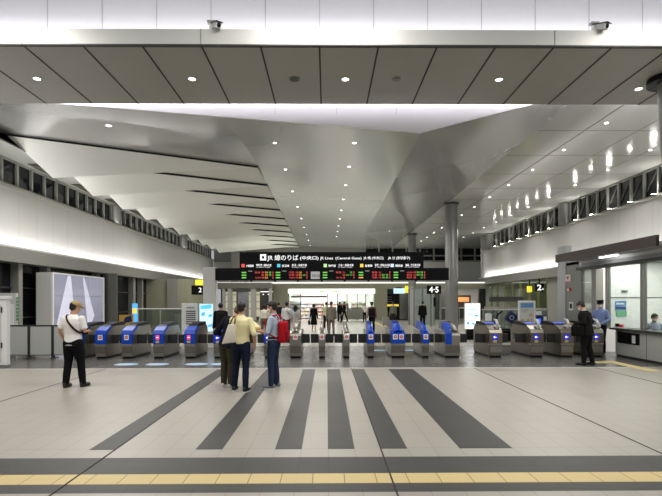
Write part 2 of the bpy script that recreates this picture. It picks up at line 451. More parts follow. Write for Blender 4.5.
# back wall high above the shops
wall('wall_back', 'band_panel', (XL, XR+8, 52.2, 52.4, 3.3, 5.95))
wall('wall_back_upper', 'wall_grey', (XL, XR+8, 52.3, 52.4, 7.2, 9.6))
for k in range(12):
    wn += 1; x0 = 4.2+k*1.5; w = struct(MB().box(x0, x0+1.5, 52.25, 52.3, 5.95, 7.4).build('window_%d' % wn, 'night_glass'))
    f = MB(); f.box(x0-.08, x0+.08, 52.1, 52.25, 5.95, 7.4); f.box(x0+.08, x0+1.42, 52.1, 52.25, 6.55, 6.68); f.box(x0+.08, x0+1.42, 52.1, 52.25, 5.95, 6.1)
    f.build('window_frame', 'frame_grey', w)
wall('wall_back_left_panel', 'wall_grey', (XL, 4.2, 52.25, 52.3, 5.95, 7.7))
wall('trim_15', 'fascia_grey', (-10.0, -8.6, 50, 52.2, 3.3, 7.4))

# ---------------------------------------------------------------- columns
def column(x, y, z1, r, label, cap=True, z0=0, mt='column'):
    t = thing('round_column', (x, y, z0), label, 'column', 'round steel columns')
    q = MB().cyl(x, y, z0, z1-.02, r, 40); q.build('shaft', mt, t, True)
    if cap:
        MB().cyl(x, y, z1-.12, z1-.01, r*1.22, 40).build('capital', 'frame_dark', t, True)
    return t
column(7.3, 27.9, 7.4, .37, 'tall grey round column behind the wide gate, nearest of the inner pair')
column(7.3, 40.8, 7.4, .34, 'grey round column in the distance left of the nearer tall one')
cN = thing('round_column', (8.02, 11.07, 0), 'near round column at the right edge under the beam with a black collar', 'column', 'round steel columns')
MB().tube([(8.46,11.07,-.02),(8.04,11.07,6.86)], .29, 40).build('shaft', 'column', cN, True)
MB().cyl(8.02, 11.07, 6.74, 6.86, .48, 40).build('collar', 'black', cN, True)
cN.location = (8.02, 11.07, 0)
for y, l in ((27.9, 'short round column between the left clerestory windows, nearer one'), (40.8, 'short round column between the left clerestory windows, farther one')):
    column(XL+.02, y, 7.22, .36, l, False, 6.17)
for y, l in ((27.9, 'bright round column in front of the right window strip, nearer one'), (40.8, 'bright round column in front of the right window strip, farther one')):
    column(XR-.0, y, 7.38, .38, l, False, 6.1)
column(-11.55, 25.6, 3.18, .36, 'dark grey round column beside the video wall, behind the left gates', False, 0, mm('column_dark', lin(92,92,90), .35, metal=.4))
# ---------------------------------------------------------------- lights
def area(name, loc, sx, sy, power, rot=(0,0,0), col=(1,.97,.92), spread=180):
    d = bpy.data.lights.new(name, 'AREA'); d.shape = 'RECTANGLE'; d.size = sx; d.size_y = sy; d.energy = power; d.color = col; d.spread = math.radians(spread)
    l = bpy.data.objects.new(name, d); C.objects.link(l); l.location = loc; l.rotation_euler = rot; return l
def spot(name, loc, power, ang=110, col=(1,.97,.92), r=.06, rot=(0,0,0)):
    d = bpy.data.lights.new(name, 'SPOT'); d.energy = power; d.spot_size = math.radians(ang); d.spot_blend = .6; d.shadow_soft_size = r; d.color = col
    l = bpy.data.objects.new(name, d); C.objects.link(l); l.location = loc; l.rotation_euler = rot; return l
w = bpy.data.worlds.new('world'); bpy.context.scene.world = w; w.use_nodes = True
w.node_tree.nodes['Background'].inputs[0].default_value = (.92,.95,1,1); w.node_tree.nodes['Background'].inputs[1].default_value = .42
bpy.context.scene.view_settings.view_transform = 'Standard'
bpy.context.scene.view_settings.exposure = 0

R180 = (math.pi, 0, 0)
# cove above the beam (up/front wall), cove behind the beam
area('cove_light', (0,10.15,7.03), 34, .25, 330, (math.radians(180-20),0,0), (1,.98,.99))
area('cove_light', (0,12.78,6.9), 34, .2, 420, (math.radians(180+8),0,0), (.97,.98,1))
# ledge lights under the lit bands: sit in the fascia troughs and shine up
for xx, sgn in ((XL+.28, 1), (XR-.28, -1)):
    y0 = 13 if sgn > 0 else 18.5; y1 = 51.5 if sgn > 0 else 42.2
    area('ledge_light', (XL+.36 if sgn > 0 else XR-.36, (y0+y1)/2, 3.74), .12, y1-y0, 360 if sgn > 0 else 150, (0, math.radians(sgn*(90+20)), 0), (1,.98,.95), 130)
# individual uplights give the scallops
def fixture(x, y, z, label, up, r=.07, group=None, name='downlight'):
    t = thing(name, (x, y, z), label, 'light', group)
    if not up:
        MB().loft([[(x+a*math.cos(q), y+a*math.sin(q), z+d) for q in [2*math.pi*k/20 for k in range(20)]] for a, d in ((r*1.35, 0), (r*1.35,-.012), (r,-.012), (r,-.004))], False).build('trim_ring', 'white', t)
        MB().cyl(x, y, z-.006, z-.003, r, 20).build('lens', 'lamp', t)
    return t
k = 0
for i in range(14):
    y = 14.2+2.05*i
    if y > 41: break
    spot('wall_washer', (XL+.38, y+.4, 3.85), 26, 62, (1,.98,.94), .05, (0, math.radians(180+9), 0))
for i in range(15):
    y = 16.9+1.6*i
    if y > 41.5: break
    t = thing('uplight', (XR-.16, y, 6.1), 'small bright uplight on the ledge below the right window strip', 'light', 'uplights on the right ledge')
    MB().cyl(XR-.16, y, 6.1, 6.16, .10, 16).build('housing', 'frame_dark', t)
    MB().cyl(XR-.16, y, 6.16, 6.175, .085, 16).build('lens', 'uplamp', t)
for i in range(8):
    spot('ceiling_washer', (XR-.16, 16.9+3.2*i, 6.2), 75, 150, (1,.97,.9), .08, (0, math.radians(180-22), 0))
area('sail_fill', (XL+.25, 32, 6.22), .15, 36, 260, (0, math.radians(180+28), 0), (1,.99,.96))  # added lamp without a fixture, brightens the sails in place of bounce
area('sail_fill', (XL+.60, 22, 3.78), .1, 18, 120, (0, math.radians(180+35), 0), (1,.99,.96))  # second added fill lamp, lower down, also for the sails
# soffit downlights and speakers
for px, py in ((39,79),(193,79),(346,79),(500,79),(641,88)):
    Y = (6.87-CAMH)*F/(301-py); x = PX(px, Y)
    fixture(x, Y, 6.87, 'recessed downlight in the grey beam soffit, %s' % {39:'far left',193:'second from the left',346:'nearest the middle',500:'right of the middle',641:'beside the black column collar'}[px], False, .075, 'downlights in the beam soffit')
    spot('downlight_beam', (x, Y, 6.84), 110, 120)
for px, l in ((295,'darker disc'),(397,'smaller disc')):
    Y = 11.17; x = PX(px, Y)
    t = thing('ceiling_speaker', (x, Y, 6.87), 'grey round ceiling speaker in the beam soffit, %s' % l, 'speaker')
    MB().cyl(x, Y, 6.852, 6.87, .13 if px == 295 else .1, 24).build('rim', 'frame_grey', t); MB().cyl(x, Y, 6.847, 6.8525, .11 if px == 295 else .08, 24).build('grille', 'wall_dark' if px == 295 else 'fascia_grey', t)
# flat ceiling rows
for i in range(12):
    y = 15.3+2.75*i
    for x, l in ((9.0,'inner'), (12.3,'outer')):
        fixture(x, y, 7.392, 'recessed downlight in the flat right ceiling, %s row' % l, False, .055, 'downlights of the %s row' % l)
        if i % 2 == 0: spot('downlight_beam', (x, y, 7.36), 130, 125)
# folded ceiling: find the surface height under a plan position
from mathutils.bvhtree import BVHTree
bvs = []
for nme in ('ceiling_folded', 'ceiling_folded_right'):
    fo = bpy.data.objects[nme]; bvs.append(BVHTree.FromPolygons([v.co for v in fo.data.vertices], [p.vertices[:] for p in fo.data.polygons]))
def sheet(x, y):
    for bv in bvs:
        h = bv.ray_cast(Vector((x, y, 0)), Vector((0,0,1)))
        if h[0]: return h[0].z
    return 7.4
for x, y0, st, l in ((.85,14.6,3.3,'row left of the keel'), (-1.75,16.2,4.2,'row beside the slots'), (4.9,17.5,3.3,'row right of the keel')):
    for i in range(9):
        y = y0+st*i
        if y > 50: break
        fixture(x, y, sheet(x, y)-.004, 'recessed downlight in the folded glossy ceiling, %s' % l, False, .055, 'downlights of the %s' % l)
        if i % 3 == 0: spot('downlight_beam', (x, y, sheet(x, y)-.05), 120, 125)
z = sheet(-6.4, 15.0)
fixture(PX(110,15.6), 15.6, sheet(PX(110,15.6), 15.6)-.004, 'lone recessed downlight in the left part of the folded ceiling', False, .08)
spot('downlight_beam', (-7, 15.6, 7.1), 140, 120)
# added soft fill lamps without fixtures, brightening the whole hall
for x, y, p in ((-7.5,7,380), (0,7,360), (8,7,380), (-8,18,300), (-1,20,240), (9.5,20,260), (-7,30,300), (0,31,240), (9,31,240), (-6,43,240), (2,44,220)):
    area('hall_fill', (x, y, 6.1 if y > 9 else 8.0), 3.2, 3.2, p)
# unseen broad lamp above the shop roof, standing in for the back wall cove
area('ledge_light', (1, 47, 3.42), 20, 7, 420, R180, (1,1,.86))

# cctv cameras on the beam
for px, yaw, l in ((214, 25, 'small beige security camera on top of the beam, left one'), (597, 20, 'small beige security camera on top of the beam, right one')):
    x = PX(px, 9.75); t = thing('security_camera', (x, 9.75, 7.19), l, 'camera')
    q = MB().box(x-.07, x+.03, 9.71, 9.78, 7.19, 7.3); q.build('mount', 'off_white', t)
    q = MB().slab([(x-.11,9.68,7.33),(x+.05,9.68,7.33),(x+.05,9.8,7.33),(x-.11,9.8,7.33)], (0,0,.035)); q.build('mount_plate', 'wall_grey', t)
    q = MB().box(-.06,.06,-.15,.15,-.055,.055); q.bevel(.012); q.xf(Matrix.Translation((x+.07, 9.70, 7.25))@Matrix.Rotation(math.radians(yaw+10), 4, 'Z')@Matrix.Rotation(math.radians(18), 4, 'X')); q.build('housing', 'off_white', t)
    q = MB().box(-.075,.075,-.19,.15,.056,.068); q.xf(Matrix.Translation((x+.07, 9.70, 7.25))@Matrix.Rotation(math.radians(yaw+10), 4, 'Z')@Matrix.Rotation(math.radians(18), 4, 'X')); q.build('sun_hood', 'wall_dark', t)
    q = MB().cyl(0,0,.0,.02,.038,20); q.xf(Matrix.Translation((x+.07, 9.70, 7.25))@Matrix.Rotation(math.radians(yaw+10), 4, 'Z')@Matrix.Rotation(math.radians(18), 4, 'X')@Matrix.Translation((0,-.15,0))@Matrix.Rotation(math.radians(90), 4, 'X')); q.build('lens', 'black_gloss', t)
# ---------------------------------------------------------------- ticket gates
def make_gate(style, width, flaps=(1,1), name='ticket_gate', mark='red', flap_w=.27):
    """front at y=0, rear at +y"""
    t = thing(name, (0,0,0), '', 'ticket gate', 'ticket gates across the hall')
    h = width/2
    L = 1.55
    steel = 'steel' if style != 'right' else 'steel_dark'
    front = 'blue' if style in ('blue', 'narrow_blue') else steel
    prof = [(.02,.06),(L,.06),(L,.80),(L-.12,.93),(.62,.93),(.30,.90),(.05,.80),(0,.72),(0,.40),(.02,.36)]
    slim = style in ('steel', 'narrow_blue')
    if slim: prof = [(.02,.06),(L,.06),(L,.72),(L-.1,.80),(.5,.80),(.22,.77),(.03,.71),(0,.66),(0,.40),(.02,.36)]
    q = MB().slab([(-h, y, z) for y, z in prof], (width,0,0)); q.bevel(.008, 1); q.build('body', steel, t)
    MB().box(-h+.015, h-.015, .05, L-.03, 0, .06).build('plinth', 'black', t)
    # front cowl, upper part
    fp = [(-.012,.43),(-.012,.73),(.04,.83),(.30,.935),(.42,.945),(.42,.88),(.1,.76),(.05,.43)]
    if slim: fp = [(-.012,.43),(-.012,.67),(.03,.735),(.20,.80),(.36,.815),(.36,.76),(.1,.68),(.05,.43)]
    q = MB().slab([(-h-.006, y, z) for y, z in fp], (width+.012,0,0)); q.bevel(.01, 2); q.build('front_cowl', front, t)
    # steel kick panel with a lip
    q = MB().box(-h-.004, h+.004, -.012, .10, .36, .42); q.bevel(.006, 1); q.build('lip', 'steel', t)
    q = MB().box(-h+.01, h-.01, -.004, .02, .16, .34); q.build('kick_panel', 'steel_dark' if style != 'right' else 'steel', t)
    # black card console and rear hood
    if style in ('blue', 'right'):
        w2 = h*.92
        q = MB().slab([(-w2, y, z) for y, z in [(.30,.93),(.42,.985),(.95,1.04),(1.35,1.04),(1.42,.93)]], (2*w2,0,0)); q.bevel(.012, 2); c = q.build('console', 'black', t)
        q = MB().box(-w2*.7, w2*.7, .46, .66, .985, 1.0); q.xf(Matrix.Translation((0,0,.012))); q.build('card_reader', 'navy' if style == 'blue' else 'lit_blue', c)
    else:
        w2 = h*.42
        q = MB().slab([(-w2, y, z) for y, z in [(.20,.78),(.34,.93),(.52,1.03),(1.25,1.06),(1.38,.95),(1.42,.78)]], (2*w2,0,0)); q.bevel(.01, 2); c = q.build('console', 'steel' if style == 'steel' else 'blue', t)
        q = MB().box(-w2-.004, w2+.004, .56, .74, 1.02, 1.05); q.build('card_reader', 'black', c)
        q = MB().tube([(0,.06,.74),(0,.16,.83),(0,.30,.90),(0,.46,.93)], [h*.7,h*.75,h*.65,h*.5], 12, 1, .8); q.build('chrome_hood', front, t, True)
    # side sensor bands
    for s in (-1, 1):
        xa, xb = sorted((s*h, s*(h+.006)))
        MB().box(xa, xb, .62, L-.2, .46, .66).build('sensor_band', 'black_gloss', t)
    # barrier flaps
    for s in (-1, 1):
        fw = flaps[0 if s < 0 else 1]
        if fw < .06: continue
        xa, xb = sorted((s*(h+.006), s*(h+fw)))
        q = MB().box(xa, xb, .36, .405, .42, .69); q.bevel(.02, 3); q.build('barrier_flap', 'rubber', t)
        xa, xb = sorted((s*(h+.001), s*(h+.014)))
        q = MB().box(xa, xb, .30, .48, .40, .70); q.bevel(.006, 1); q.build('flap_housing', steel, t)
    # indicator
    if mark in ('red', 'red2'):
        for cx in ([0] if mark == 'red' else [-h*.45, h*.45]):
            q = MB().box(cx-.068, cx+.068, -.022, -.010, .55, .70); q.bevel(.004, 1); ind = q.build('indicator', 'white', t)
            q = MB().cyl(0,0,0,.004,.046,20); q.xf(Matrix.Translation((cx,-.022,.63))@Matrix.Rotation(math.radians(90),4,'X')); q.build('no_entry_disc', 'red', ind)
            MB().box(cx-.024, cx+.024, -.029, -.026, .622, .638).build('bar', 'white', ind)
    elif mark == 'pink':
        q = MB().box(-.07,.03, -.022, -.010, .56, .69); q.bevel(.004, 1); ind = q.build('indicator', mm('lit_pink', lin(230,70,120), .5, emit=lin(240,60,110), es=.8) if 'lit_pink' not in M else 'lit_pink', t)
        MB().box(-.05,.01,-.027,-.022,.615,.635).build('bar', 'text_white', ind)
        q = MB().box(-.07,.03,-.02,-.010,.46,.53); q.build('card_sign', mm('sign_tan', lin(190,170,110), .5) if 'sign_tan' not in M else 'sign_tan', t)
    elif mark == 'arrow':
        cx = .0 if style != 'right' else -h*.15
        q = MB().box(cx-.075, cx+.075, -.022, -.010, .53, .69); q.bevel(.004, 1); ind = q.build('indicator', mm('lit_indigo', lin(20,20,120), .3, emit=lin(40,50,230), es=.6) if 'lit_indigo' not in M else 'lit_indigo', t)
        MB().box(cx-.04, cx+.045, -.027, -.022, .602, .618).build('arrow_shaft', 'text_white', ind)
        MB().slab([(cx-.055,-.027,.61),(cx-.01,-.027,.65),(cx-.01,-.027,.57)], (0,.004,0)).build('arrow_head', 'text_white', ind)
        q = MB().box(cx-.05,cx+.05,-.02,-.010,.45,.52); q.build('card_sign', mm('sign_tan', lin(190,170,110), .5) if 'sign_tan' not in M else 'sign_tan', t)
    if style == 'right':
        # pale curved ticket guide on top, right side
        MB().tube([(h*.35,.12,.86),(h*.35,.06,1.0),(h*.35,.16,1.1),(h*.35,.34,1.12)], [.035,.04,.04,.02], 10).build('ticket_guide', 'off_white', t, True)
        q = MB().box(h*.1, h*.95, .1, .28, .90, .955); q.bevel(.01,1); q.build('ticket_slot', 'white', t)
    return t
YGATE = 14.0
def gx(px): return PX(px, YGATE)
GATES = [
 (79,'blue',.30,'red','blue fronted ticket gate at the left end of the row, half behind the capped man'),
 (101.5,'blue',.30,'red','blue fronted ticket gate just right of the man in the white t-shirt'),
 (127.5,'blue',.30,'red','blue fronted ticket gate in front of the blue and yellow poster stand'),
 (159,'blue',.30,'pink','blue fronted ticket gate with pink sign, in front of the glass fence'),
 (190,'blue',.30,'pink','blue fronted ticket gate with pink sign, in front of the white notice board'),
 (218,'narrow_blue',.24,'arrow','narrow ticket gate with white arrow beside the group, left of the cream tote bag'),
 (243,'steel',.19,'red','narrow ticket gate mostly hidden behind the man in the yellow shirt'),
 (268,'narrow_blue',.22,'arrow','narrow ticket gate with blue lit arrow between the talking men'),
 (295.5,'steel',.33,'red','broad steel ticket gate to the right of the red backpack'),
 (322,'steel',.19,'red','narrow all-steel ticket gate in front of the woman in black'),
 (346.5,'steel',.19,'red','narrow all-steel ticket gate right of the man in the grey suit'),
 (371,'narrow_blue',.20,'red','narrow blue ticket gate in front of the person with the dark backpack'),
 (398.5,'narrow_blue',.40,'red2','double width blue ticket gate with two red signs'),
 (426,'narrow_blue',.20,'red','narrow blue ticket gate in front of the distant person in a black suit'),
 (453,'steel',.44,'none','wide steel gate with a blue fin, standing before the tall round column'),
 (496.5,'right',.37,'arrow','bronze steel ticket gate with lit arrow, leftmost of the right group'),
 (538,'right',.37,'arrow','bronze steel ticket gate with lit arrow, in front of the white poster stand'),
 (568.5,'right',.37,'arrow','bronze steel ticket gate with lit arrow, just left of the suited man'),
 (598.5,'right',.37,'arrow','bronze steel ticket gate mostly hidden behind the suited man')]
for i, (px, style, w_, mark, label) in enumerate(GATES):
    gl = gr = .26
    if i > 0: gl = (gx(px)-gx(GATES[i-1][0])-w_/2-GATES[i-1][2]/2)/2-.014
    if i < len(GATES)-1: gr = (gx(GATES[i+1][0])-gx(px)-w_/2-GATES[i+1][2]/2)/2-.014
    gl = min(gl, .31); gr = min(gr, .31)
    t = make_gate(style, w_, (gl, gr), mark=mark)
    t.location = (gx(px), YGATE, 0); t['label'] = label
    if mark == 'none':
        q = MB().slab([(-.215, y, z) for y, z in [(-.03,.40),(-.03,.73),(.04,.92),(.3,1.02),(.5,1.04),(.5,.40)]], (.19,0,0)); q.bevel(.01,2)
        pl = t.location.copy(); t.location = (0,0,0); q.build('blue_fin', 'blue', t); t.location = pl

# ---------------------------------------------------------------- hanging direction sign with departure board
SY = 18.0
t = thing('direction_sign', (PX(209, SY), SY, 0), 'long black lit direction sign reading JR Lines Central Gate above the gates', 'sign')
sg = t
box('post', 'off_white', (PX(203.5,SY), PX(215.5,SY), SY, SY+.4, 0, PZ(267,SY)), t, .01)
up_ = box('upper_board', 'black', (PX(240,SY), PX(424,SY), SY, SY+.2, PZ(268,SY), PZ(252,SY)), t)
def T(s, px, py, wpx, hpx, m='text_white', par=None, Y=SY, name='lettering', bold=0.0):
    return text(s, name, m, PX(px,Y), Y-.012, PZ(py,Y), hpx/F*Y*1.25, par or up_, width=wpx/F*Y if wpx else None, bold=bold)
sq = box('station_symbol', 'text_white', (PX(260.5,SY), PX(266.5,SY), SY-.012, SY, PZ(260.3,SY), PZ(254.2,SY)), up_)
box('symbol_mark', 'black', (PX(262.3,SY), PX(264.7,SY), SY-.02, SY-.012, PZ(258.6,SY), PZ(256,SY)), sq)
T('JR 線のりば', 268, 259.9, 31, 4.8, bold=.001)
T('(中央口)', 300, 259.4, 18.5, 3.2, bold=.002)
T('JR Lines', 320.5, 259.4, 13, 3.0, bold=.001)
T('(Central Gate)', 335.5, 259.3, 26, 2.7, bold=.001)
T('JR 线 (中央口)', 364, 259.2, 20, 2.6, bold=.001)
T('JR 선 (중앙출구)', 388.5, 259.2, 22, 2.6, bold=.001)
for px, m, a, b in ((243.5,'led_red','大和路線','関西空港・和歌山方面'), (279,'lit_cyan','京都線','京都・米原方面'), (325.5,'lit_lgreen','神戸線','三宮・姫路方面'), (362,'lit_yellow','宝塚線','宝塚・福知山方面'), (392.5,'lit_lightblue','環状線','鶴橋・天王寺方面')):
    box('line_symbol', m, (PX(px-1.6,SY), PX(px+1.6,SY), SY-.01, SY, PZ(267.2,SY), PZ(263.9,SY)), up_)
    text(a, 'lettering', 'text_white', PX(px+3,SY), SY-.01, PZ(266.8,SY), .10, up_, width=7.5/F*SY, bold=.001)
    text(b, 'lettering', 'text_white', PX(px+13,SY), SY-.01, PZ(266,SY), .09, up_, width=15/F*SY, bold=.001)
    text('for Airport Terminal', 'lettering', 'text_white', PX(px+13,SY), SY-.01, PZ(267.5,SY), .05, up_, width=14/F*SY)
lo = box('departure_board', 'black', (PX(207,SY)+.2, PX(449.5,SY), SY+.02, SY+.3, PZ(280.3,SY), PZ(268,SY)), t)
rng = random.Random(3)
for bx, cols in ((242, 1), (276, 1), (323, 1), (359, 1), (394, 1)):
    h_ = MB()
    for r_ in range(3):
        zz = PZ(272.4+2.6*r_, SY)
        MB().box(PX(bx,SY), PX(bx+4.5,SY), SY+.008, SY+.02, zz-.022, zz+.022).build('led_line', 'led_orange' if bx == 359 and r_ == 2 else 'led_green', lo)
        x = bx+13
        zz = PZ(272.4+2.6*r_, SY)
        for wpx, m in ((6.5,'led_red'),(3,'led_red'),(3.5,'led_orange' if bx in (242,276) else 'led_green'),(3,'led_green')):
            if rng.random() < .85:
                text(rng.choice(['快速','普通','10:15','12:04','新快','大阪','京都']), 'led_text', m, PX(x,SY), SY+.012, zz-.028, .08, lo, width=wpx*.82/F*SY, bold=.0)
            x += wpx+.3
        MB().box(PX(x+.6,SY), PX(x+1.3,SY), SY+.008, SY+.02, zz-.035, zz+.035).build('led_line', 'led_red', lo)
    MB().box(PX(bx+6.5,SY), PX(bx+10.5,SY), SY+.008, SY+.02, PZ(271.3,SY), PZ(270.7,SY)).build('led_line', 'led_grey', lo)
mp = box('clock_panel', 'led_grey', (PX(311,SY), PX(320,SY), SY, SY+.02, PZ(279,SY), PZ(271.5,SY)), lo)
text('10:15', 'clock_digits', 'text_black', PX(312,SY), SY-.004, PZ(276.8,SY), .13, mp, width=7/F*SY, bold=.001)
for px in (243, 267, 290, 314, 337, 361, 385, 409):
    MB().tube([(PX(px+8,SY), SY+.16, PZ(281.6,SY)), (PX(px+8,SY), SY+.16, PZ(280.2,SY))], .04, 10).build('speaker_stub', 'black', t)
# small hanging signs
def small_sign(px0, px1, py0, py1, Y, label, m='black', parts=(), post=True):
    xa, xb, z1, z0 = PX(px0,Y), PX(px1,Y), PZ(py0,Y), PZ(py1,Y)
    t = thing('hanging_sign', ((xa+xb)/2, Y, z0), label, 'sign')
    box('panel', m, (xa, xb, Y, Y+.12, z0, z1), t)
    return t
Y = 30.85; t = small_sign(427.5, 441.5, 285.5, 294, Y, 'black hanging platform sign with white numbers 4 and 5')
text('4·5', 'lettering', 'text_white', PX(429.5,Y), Y-.01, PZ(292.5,Y), .52, t, width=9.5/F*Y, bold=.01)
Y = 40.85; t = small_sign(394, 405, 288.5, 293.5, Y, 'white lit hanging sign with blue marks left of a yellow block', 'lit_lightblue')
text('きっぷ', 'lettering', 'lit_midblue', PX(395,Y), Y-.01, PZ(292.5,Y), .25, t, width=8/F*Y, bold=.001)
box('yellow_block', 'yellow_sign', (PX(405.5,Y), PX(408.5,Y), Y-.05, Y+.12, PZ(293,Y), PZ(286,Y)), t)
box('wall_bracket', 'frame_dark', (PX(396,Y), PX(403,Y), Y+.02, Y+.12, PZ(288.5,Y), 2.85), t)
Y = 18.05; t = small_sign(192, 203.4, 285.2, 294.5, Y, 'black hanging sign with white number 2 on the left, under a yellow block')
text('2', 'lettering', 'text_white', PX(199,Y), Y-.01, PZ(292,Y), .25, t, bold=.002)
box('yellow_block', 'yellow_sign', (PX(196,Y), PX(203,Y), Y-.02, Y+.14, PZ(285,Y), PZ(279.5,Y)), t)

# ---------------------------------------------------------------- left side
t = thing('white_cabinet', (PX(-3,12.2), 12.2, 0), 'tall white metal utility cabinet with a hinged door at the left edge', 'cabinet')
xr = PX(9,12.2)-.02; xl = xr-.95
box('body', 'white', (xl, xr, 12.2, 12.36, .06, PZ(298.5,12.2)), t, .015)
box('top_cap', 'white', (xl-.03, xr+.03, 12.16, 12.39, PZ(298.5,12.2), PZ(295.5,12.2)), t, .01)
box('plinth', 'wall_grey', (xl+.02, xr-.02, 12.22, 12.34, 0, .06), t)
d = box('door', 'off_white', (xl+.05, xr-.12, 12.18, 12.2, .15, 1.6), t)
for z in (.5, 1.4): box('hinge', 'frame_dark', (xr-.115, xr-.095, 12.16, 12.2, z, z+.14), d)
t = thing('white_kiosk', (PX(10,14.9), 14.9, 0), 'taller white box with a green striped edge behind the white cabinet', 'kiosk')
box('body', 'off_white', (PX(-12,14.9), PX(17.5,14.9), 14.9, 15.03, 0, PZ(292.5,14.9)), t, .01)
for k in range(7): box('green_strip', mm('green', lin(60,130,90), .5) if 'green' not in M else 'green', (PX(18,14.9), PX(18,14.9)+.02, 14.92, 15.02, 1.1+.11*k, 1.16+.11*k), t)
box('front_door', 'white', (PX(-10,14.9), PX(16,14.9), 14.88, 14.9, .1, 1.6), t)
for i, (a, b) in enumerate(((11,30.5),(31,54),(54.5,77))):
    Y = 14.3; t = thing('partition_panel', (PX((a+b)/2,Y), Y, 0), ['grey metal partition panel beside the white cabinet','grey metal partition panel, middle one of three below the video wall','grey metal partition panel behind the capped man'][i], 'partition')
    box('board', 'grey_panel', (PX(a,Y)+.03, PX(b,Y)-.03, Y, Y+.04, .1, .94), t)
    q = MB(); x0, x1 = PX(a,Y), PX(b,Y)-.005; q.box(x0, x0+.03, Y-.01, Y+.05, .0, .98); q.box(x1-.03, x1, Y-.01, Y+.05, 0, .98); q.box(x0+.03, x1-.03, Y-.01, Y+.05, .94, .98); q.box(x0+.03, x1-.03, Y-.01, Y+.05, .08, .1)
    q.build('frame', 'frame_dark', t)
    box('foot', 'frame_dark', (x0, x0+.06, Y-.15, Y+.2, 0, .02), t)
# video wall
t = thing('video_wall', (-11.6, 22, 0), 'large white framed video wall showing a pale lavender landscape', 'screen')
xs = -11.45
box('cabinet', 'off_white', (-12.1, xs-.02, 20.0, 24.6, 0, 2.9), t)
q = MB(); q.box(xs-.02, xs+.05, 20.0, 20.08, 0, 2.9); q.box(xs-.02, xs+.05, 24.5, 24.6, 0, 2.9); q.box(xs-.02, xs+.05, 20.08, 24.5, 2.84, 2.9); q.box(xs-.02, xs+.05, 20.08, 24.5, 0, .08)
q.build('frame', 'white', t)
def screen_mat():
    m = bpy.data.materials.new('screen_picture'); m.use_nodes = True; nt = m.node_tree; b = nt.nodes['Principled BSDF']
    tc = nt.nodes.new('ShaderNodeTexCoord'); s = nt.nodes.new('ShaderNodeSeparateXYZ'); nt.links.new(tc.outputs['Object'], s.inputs[0])
    no = nt.nodes.new('ShaderNodeTexNoise'); no.inputs['Scale'].default_value = .8; nt.links.new(tc.outputs['Object'], no.inputs['Vector'])
    r = nt.nodes.new('ShaderNodeValToRGB'); nt.links.new(math_node(nt, 'ADD', math_node(nt, 'MULTIPLY', s.outputs[2], .28), math_node(nt, 'MULTIPLY', no.outputs['Fac'], .3)), r.inputs[0])
    e = r.color_ramp.elements; e[0].color = (*lin(150,150,178), 1); e[1].color = (*lin(196,196,222), 1)
    b.inputs['Base Color'].default_value = (.05,.05,.06,1); b.inputs['Roughness'].default_value = .15
    nt.links.new(r.outputs[0], b.inputs['Emission Color']); b.inputs['Emission Strength'].default_value = .48
    M['screen_picture'] = m
screen_mat()
for i in range(3):
    for j in range(3):
        y0 = 20.09+1.47*i; z0 = .09+.92*j
        box('screen_tile', 'screen_picture', (xs-.02, xs+.02, y0, y0+1.44, z0, z0+.895), t)
mm('screen_light', lin(205,205,225), .4, emit=lin(215,215,235), es=.42)
q = MB(); q.slab([(xs+.022,20.12,.2),(xs+.022,21.2,2.82),(xs+.022,21.45,2.82),(xs+.022,21.9,.2)], (.004,0,0)); q.slab([(xs+.022,23.0,.2),(xs+.022,22.5,2.8),(xs+.022,22.62,2.8),(xs+.022,23.6,1.0)], (.004,0,0)); q.build('picture_shape', 'screen_light', t)
# glass fences behind gates
def fence(x0, x1, Y, h, label, n=2):
    t = thing('glass_fence', ((x0+x1)/2, Y, 0), label, 'fence')
    for k in range(n):
        a = x0+(x1-x0)*k/n; b = x0+(x1-x0)*(k+1)/n
        box('glass_panel', 'glass_frost', (a+.03, b-.03, Y, Y+.02, .05, h-.05), t)
        box('post', 'frame_grey', (a-.02, a+.02, Y-.02, Y+.04, 0, h-.03), t)
    box('top_rail', 'off_white', (x0-.04, x1+.04, Y-.04, Y+.06, h-.04, h), t)
    return t
fence(PX(139,22), PX(183,22), 22, 1.36, 'frosted glass fence with a pale top rail, behind the left gates')
fence(PX(484,18.4), 8.55, 18.4, 1.36, 'glass fence with a thin top rail behind the right gates', 4)
# notice board, screens, stands
t = thing('notice_board', (PX(190,17), 17, 0), 'white free-standing notice board with dark text lines, left of the post', 'notice board')
box('board', 'white', (PX(182,17), PX(197.5,17), 17, 17.08, 0, PZ(303,17)), t, .01)
for k in range(7):
    z = PZ(311+2.1*k, 17); box('text_line', 'frame_dark', (PX(186.5,17), PX(196,17), 16.992, 17, z-.018, z+.018), t)
box('text_line', 'frame_grey', (PX(187,17), PX(195,17), 16.992, 17, PZ(307.5,17)-.02, PZ(307.5,17)+.02), t)
t = thing('digital_display', (PX(207,17.3), 17.3, 0), 'upright lit display with pale blue map, in front of the white post', 'screen')
box('casing', 'white', (PX(199.5,17.3), PX(214,17.3), 17.3, 17.42, 0, PZ(303.3,17.3)), t, .01)
s_ = box('screen', 'lit_lightblue', (PX(200.3,17.3), PX(213.2,17.3), 17.285, 17.3, PZ(331,17.3), PZ(304.2,17.3)), t)
for a, b, c, d in ((201,304.8,212,309),(202,312,205.5,316),(209,314,212.5,317),(202,321,206,324),(208.5,324,212.5,327)):
    MB().slab([(PX(a,17.3),17.28,PZ(d,17.3)),(PX(c,17.3),17.28,PZ(d-.8,17.3)),(PX(c,17.3),17.28,PZ(b-.5,17.3)),(PX(a,17.3),17.28,PZ(b+.6,17.3))], (0,.004,0)).build('map_patch', 'lit_midblue' if b > 310 else 'lit_cyan', s_)
t = thing('banner_stand', (PX(135.5,17.5), 17.5, 0), 'slim blue and yellow upright banner behind the left gates', 'banner')
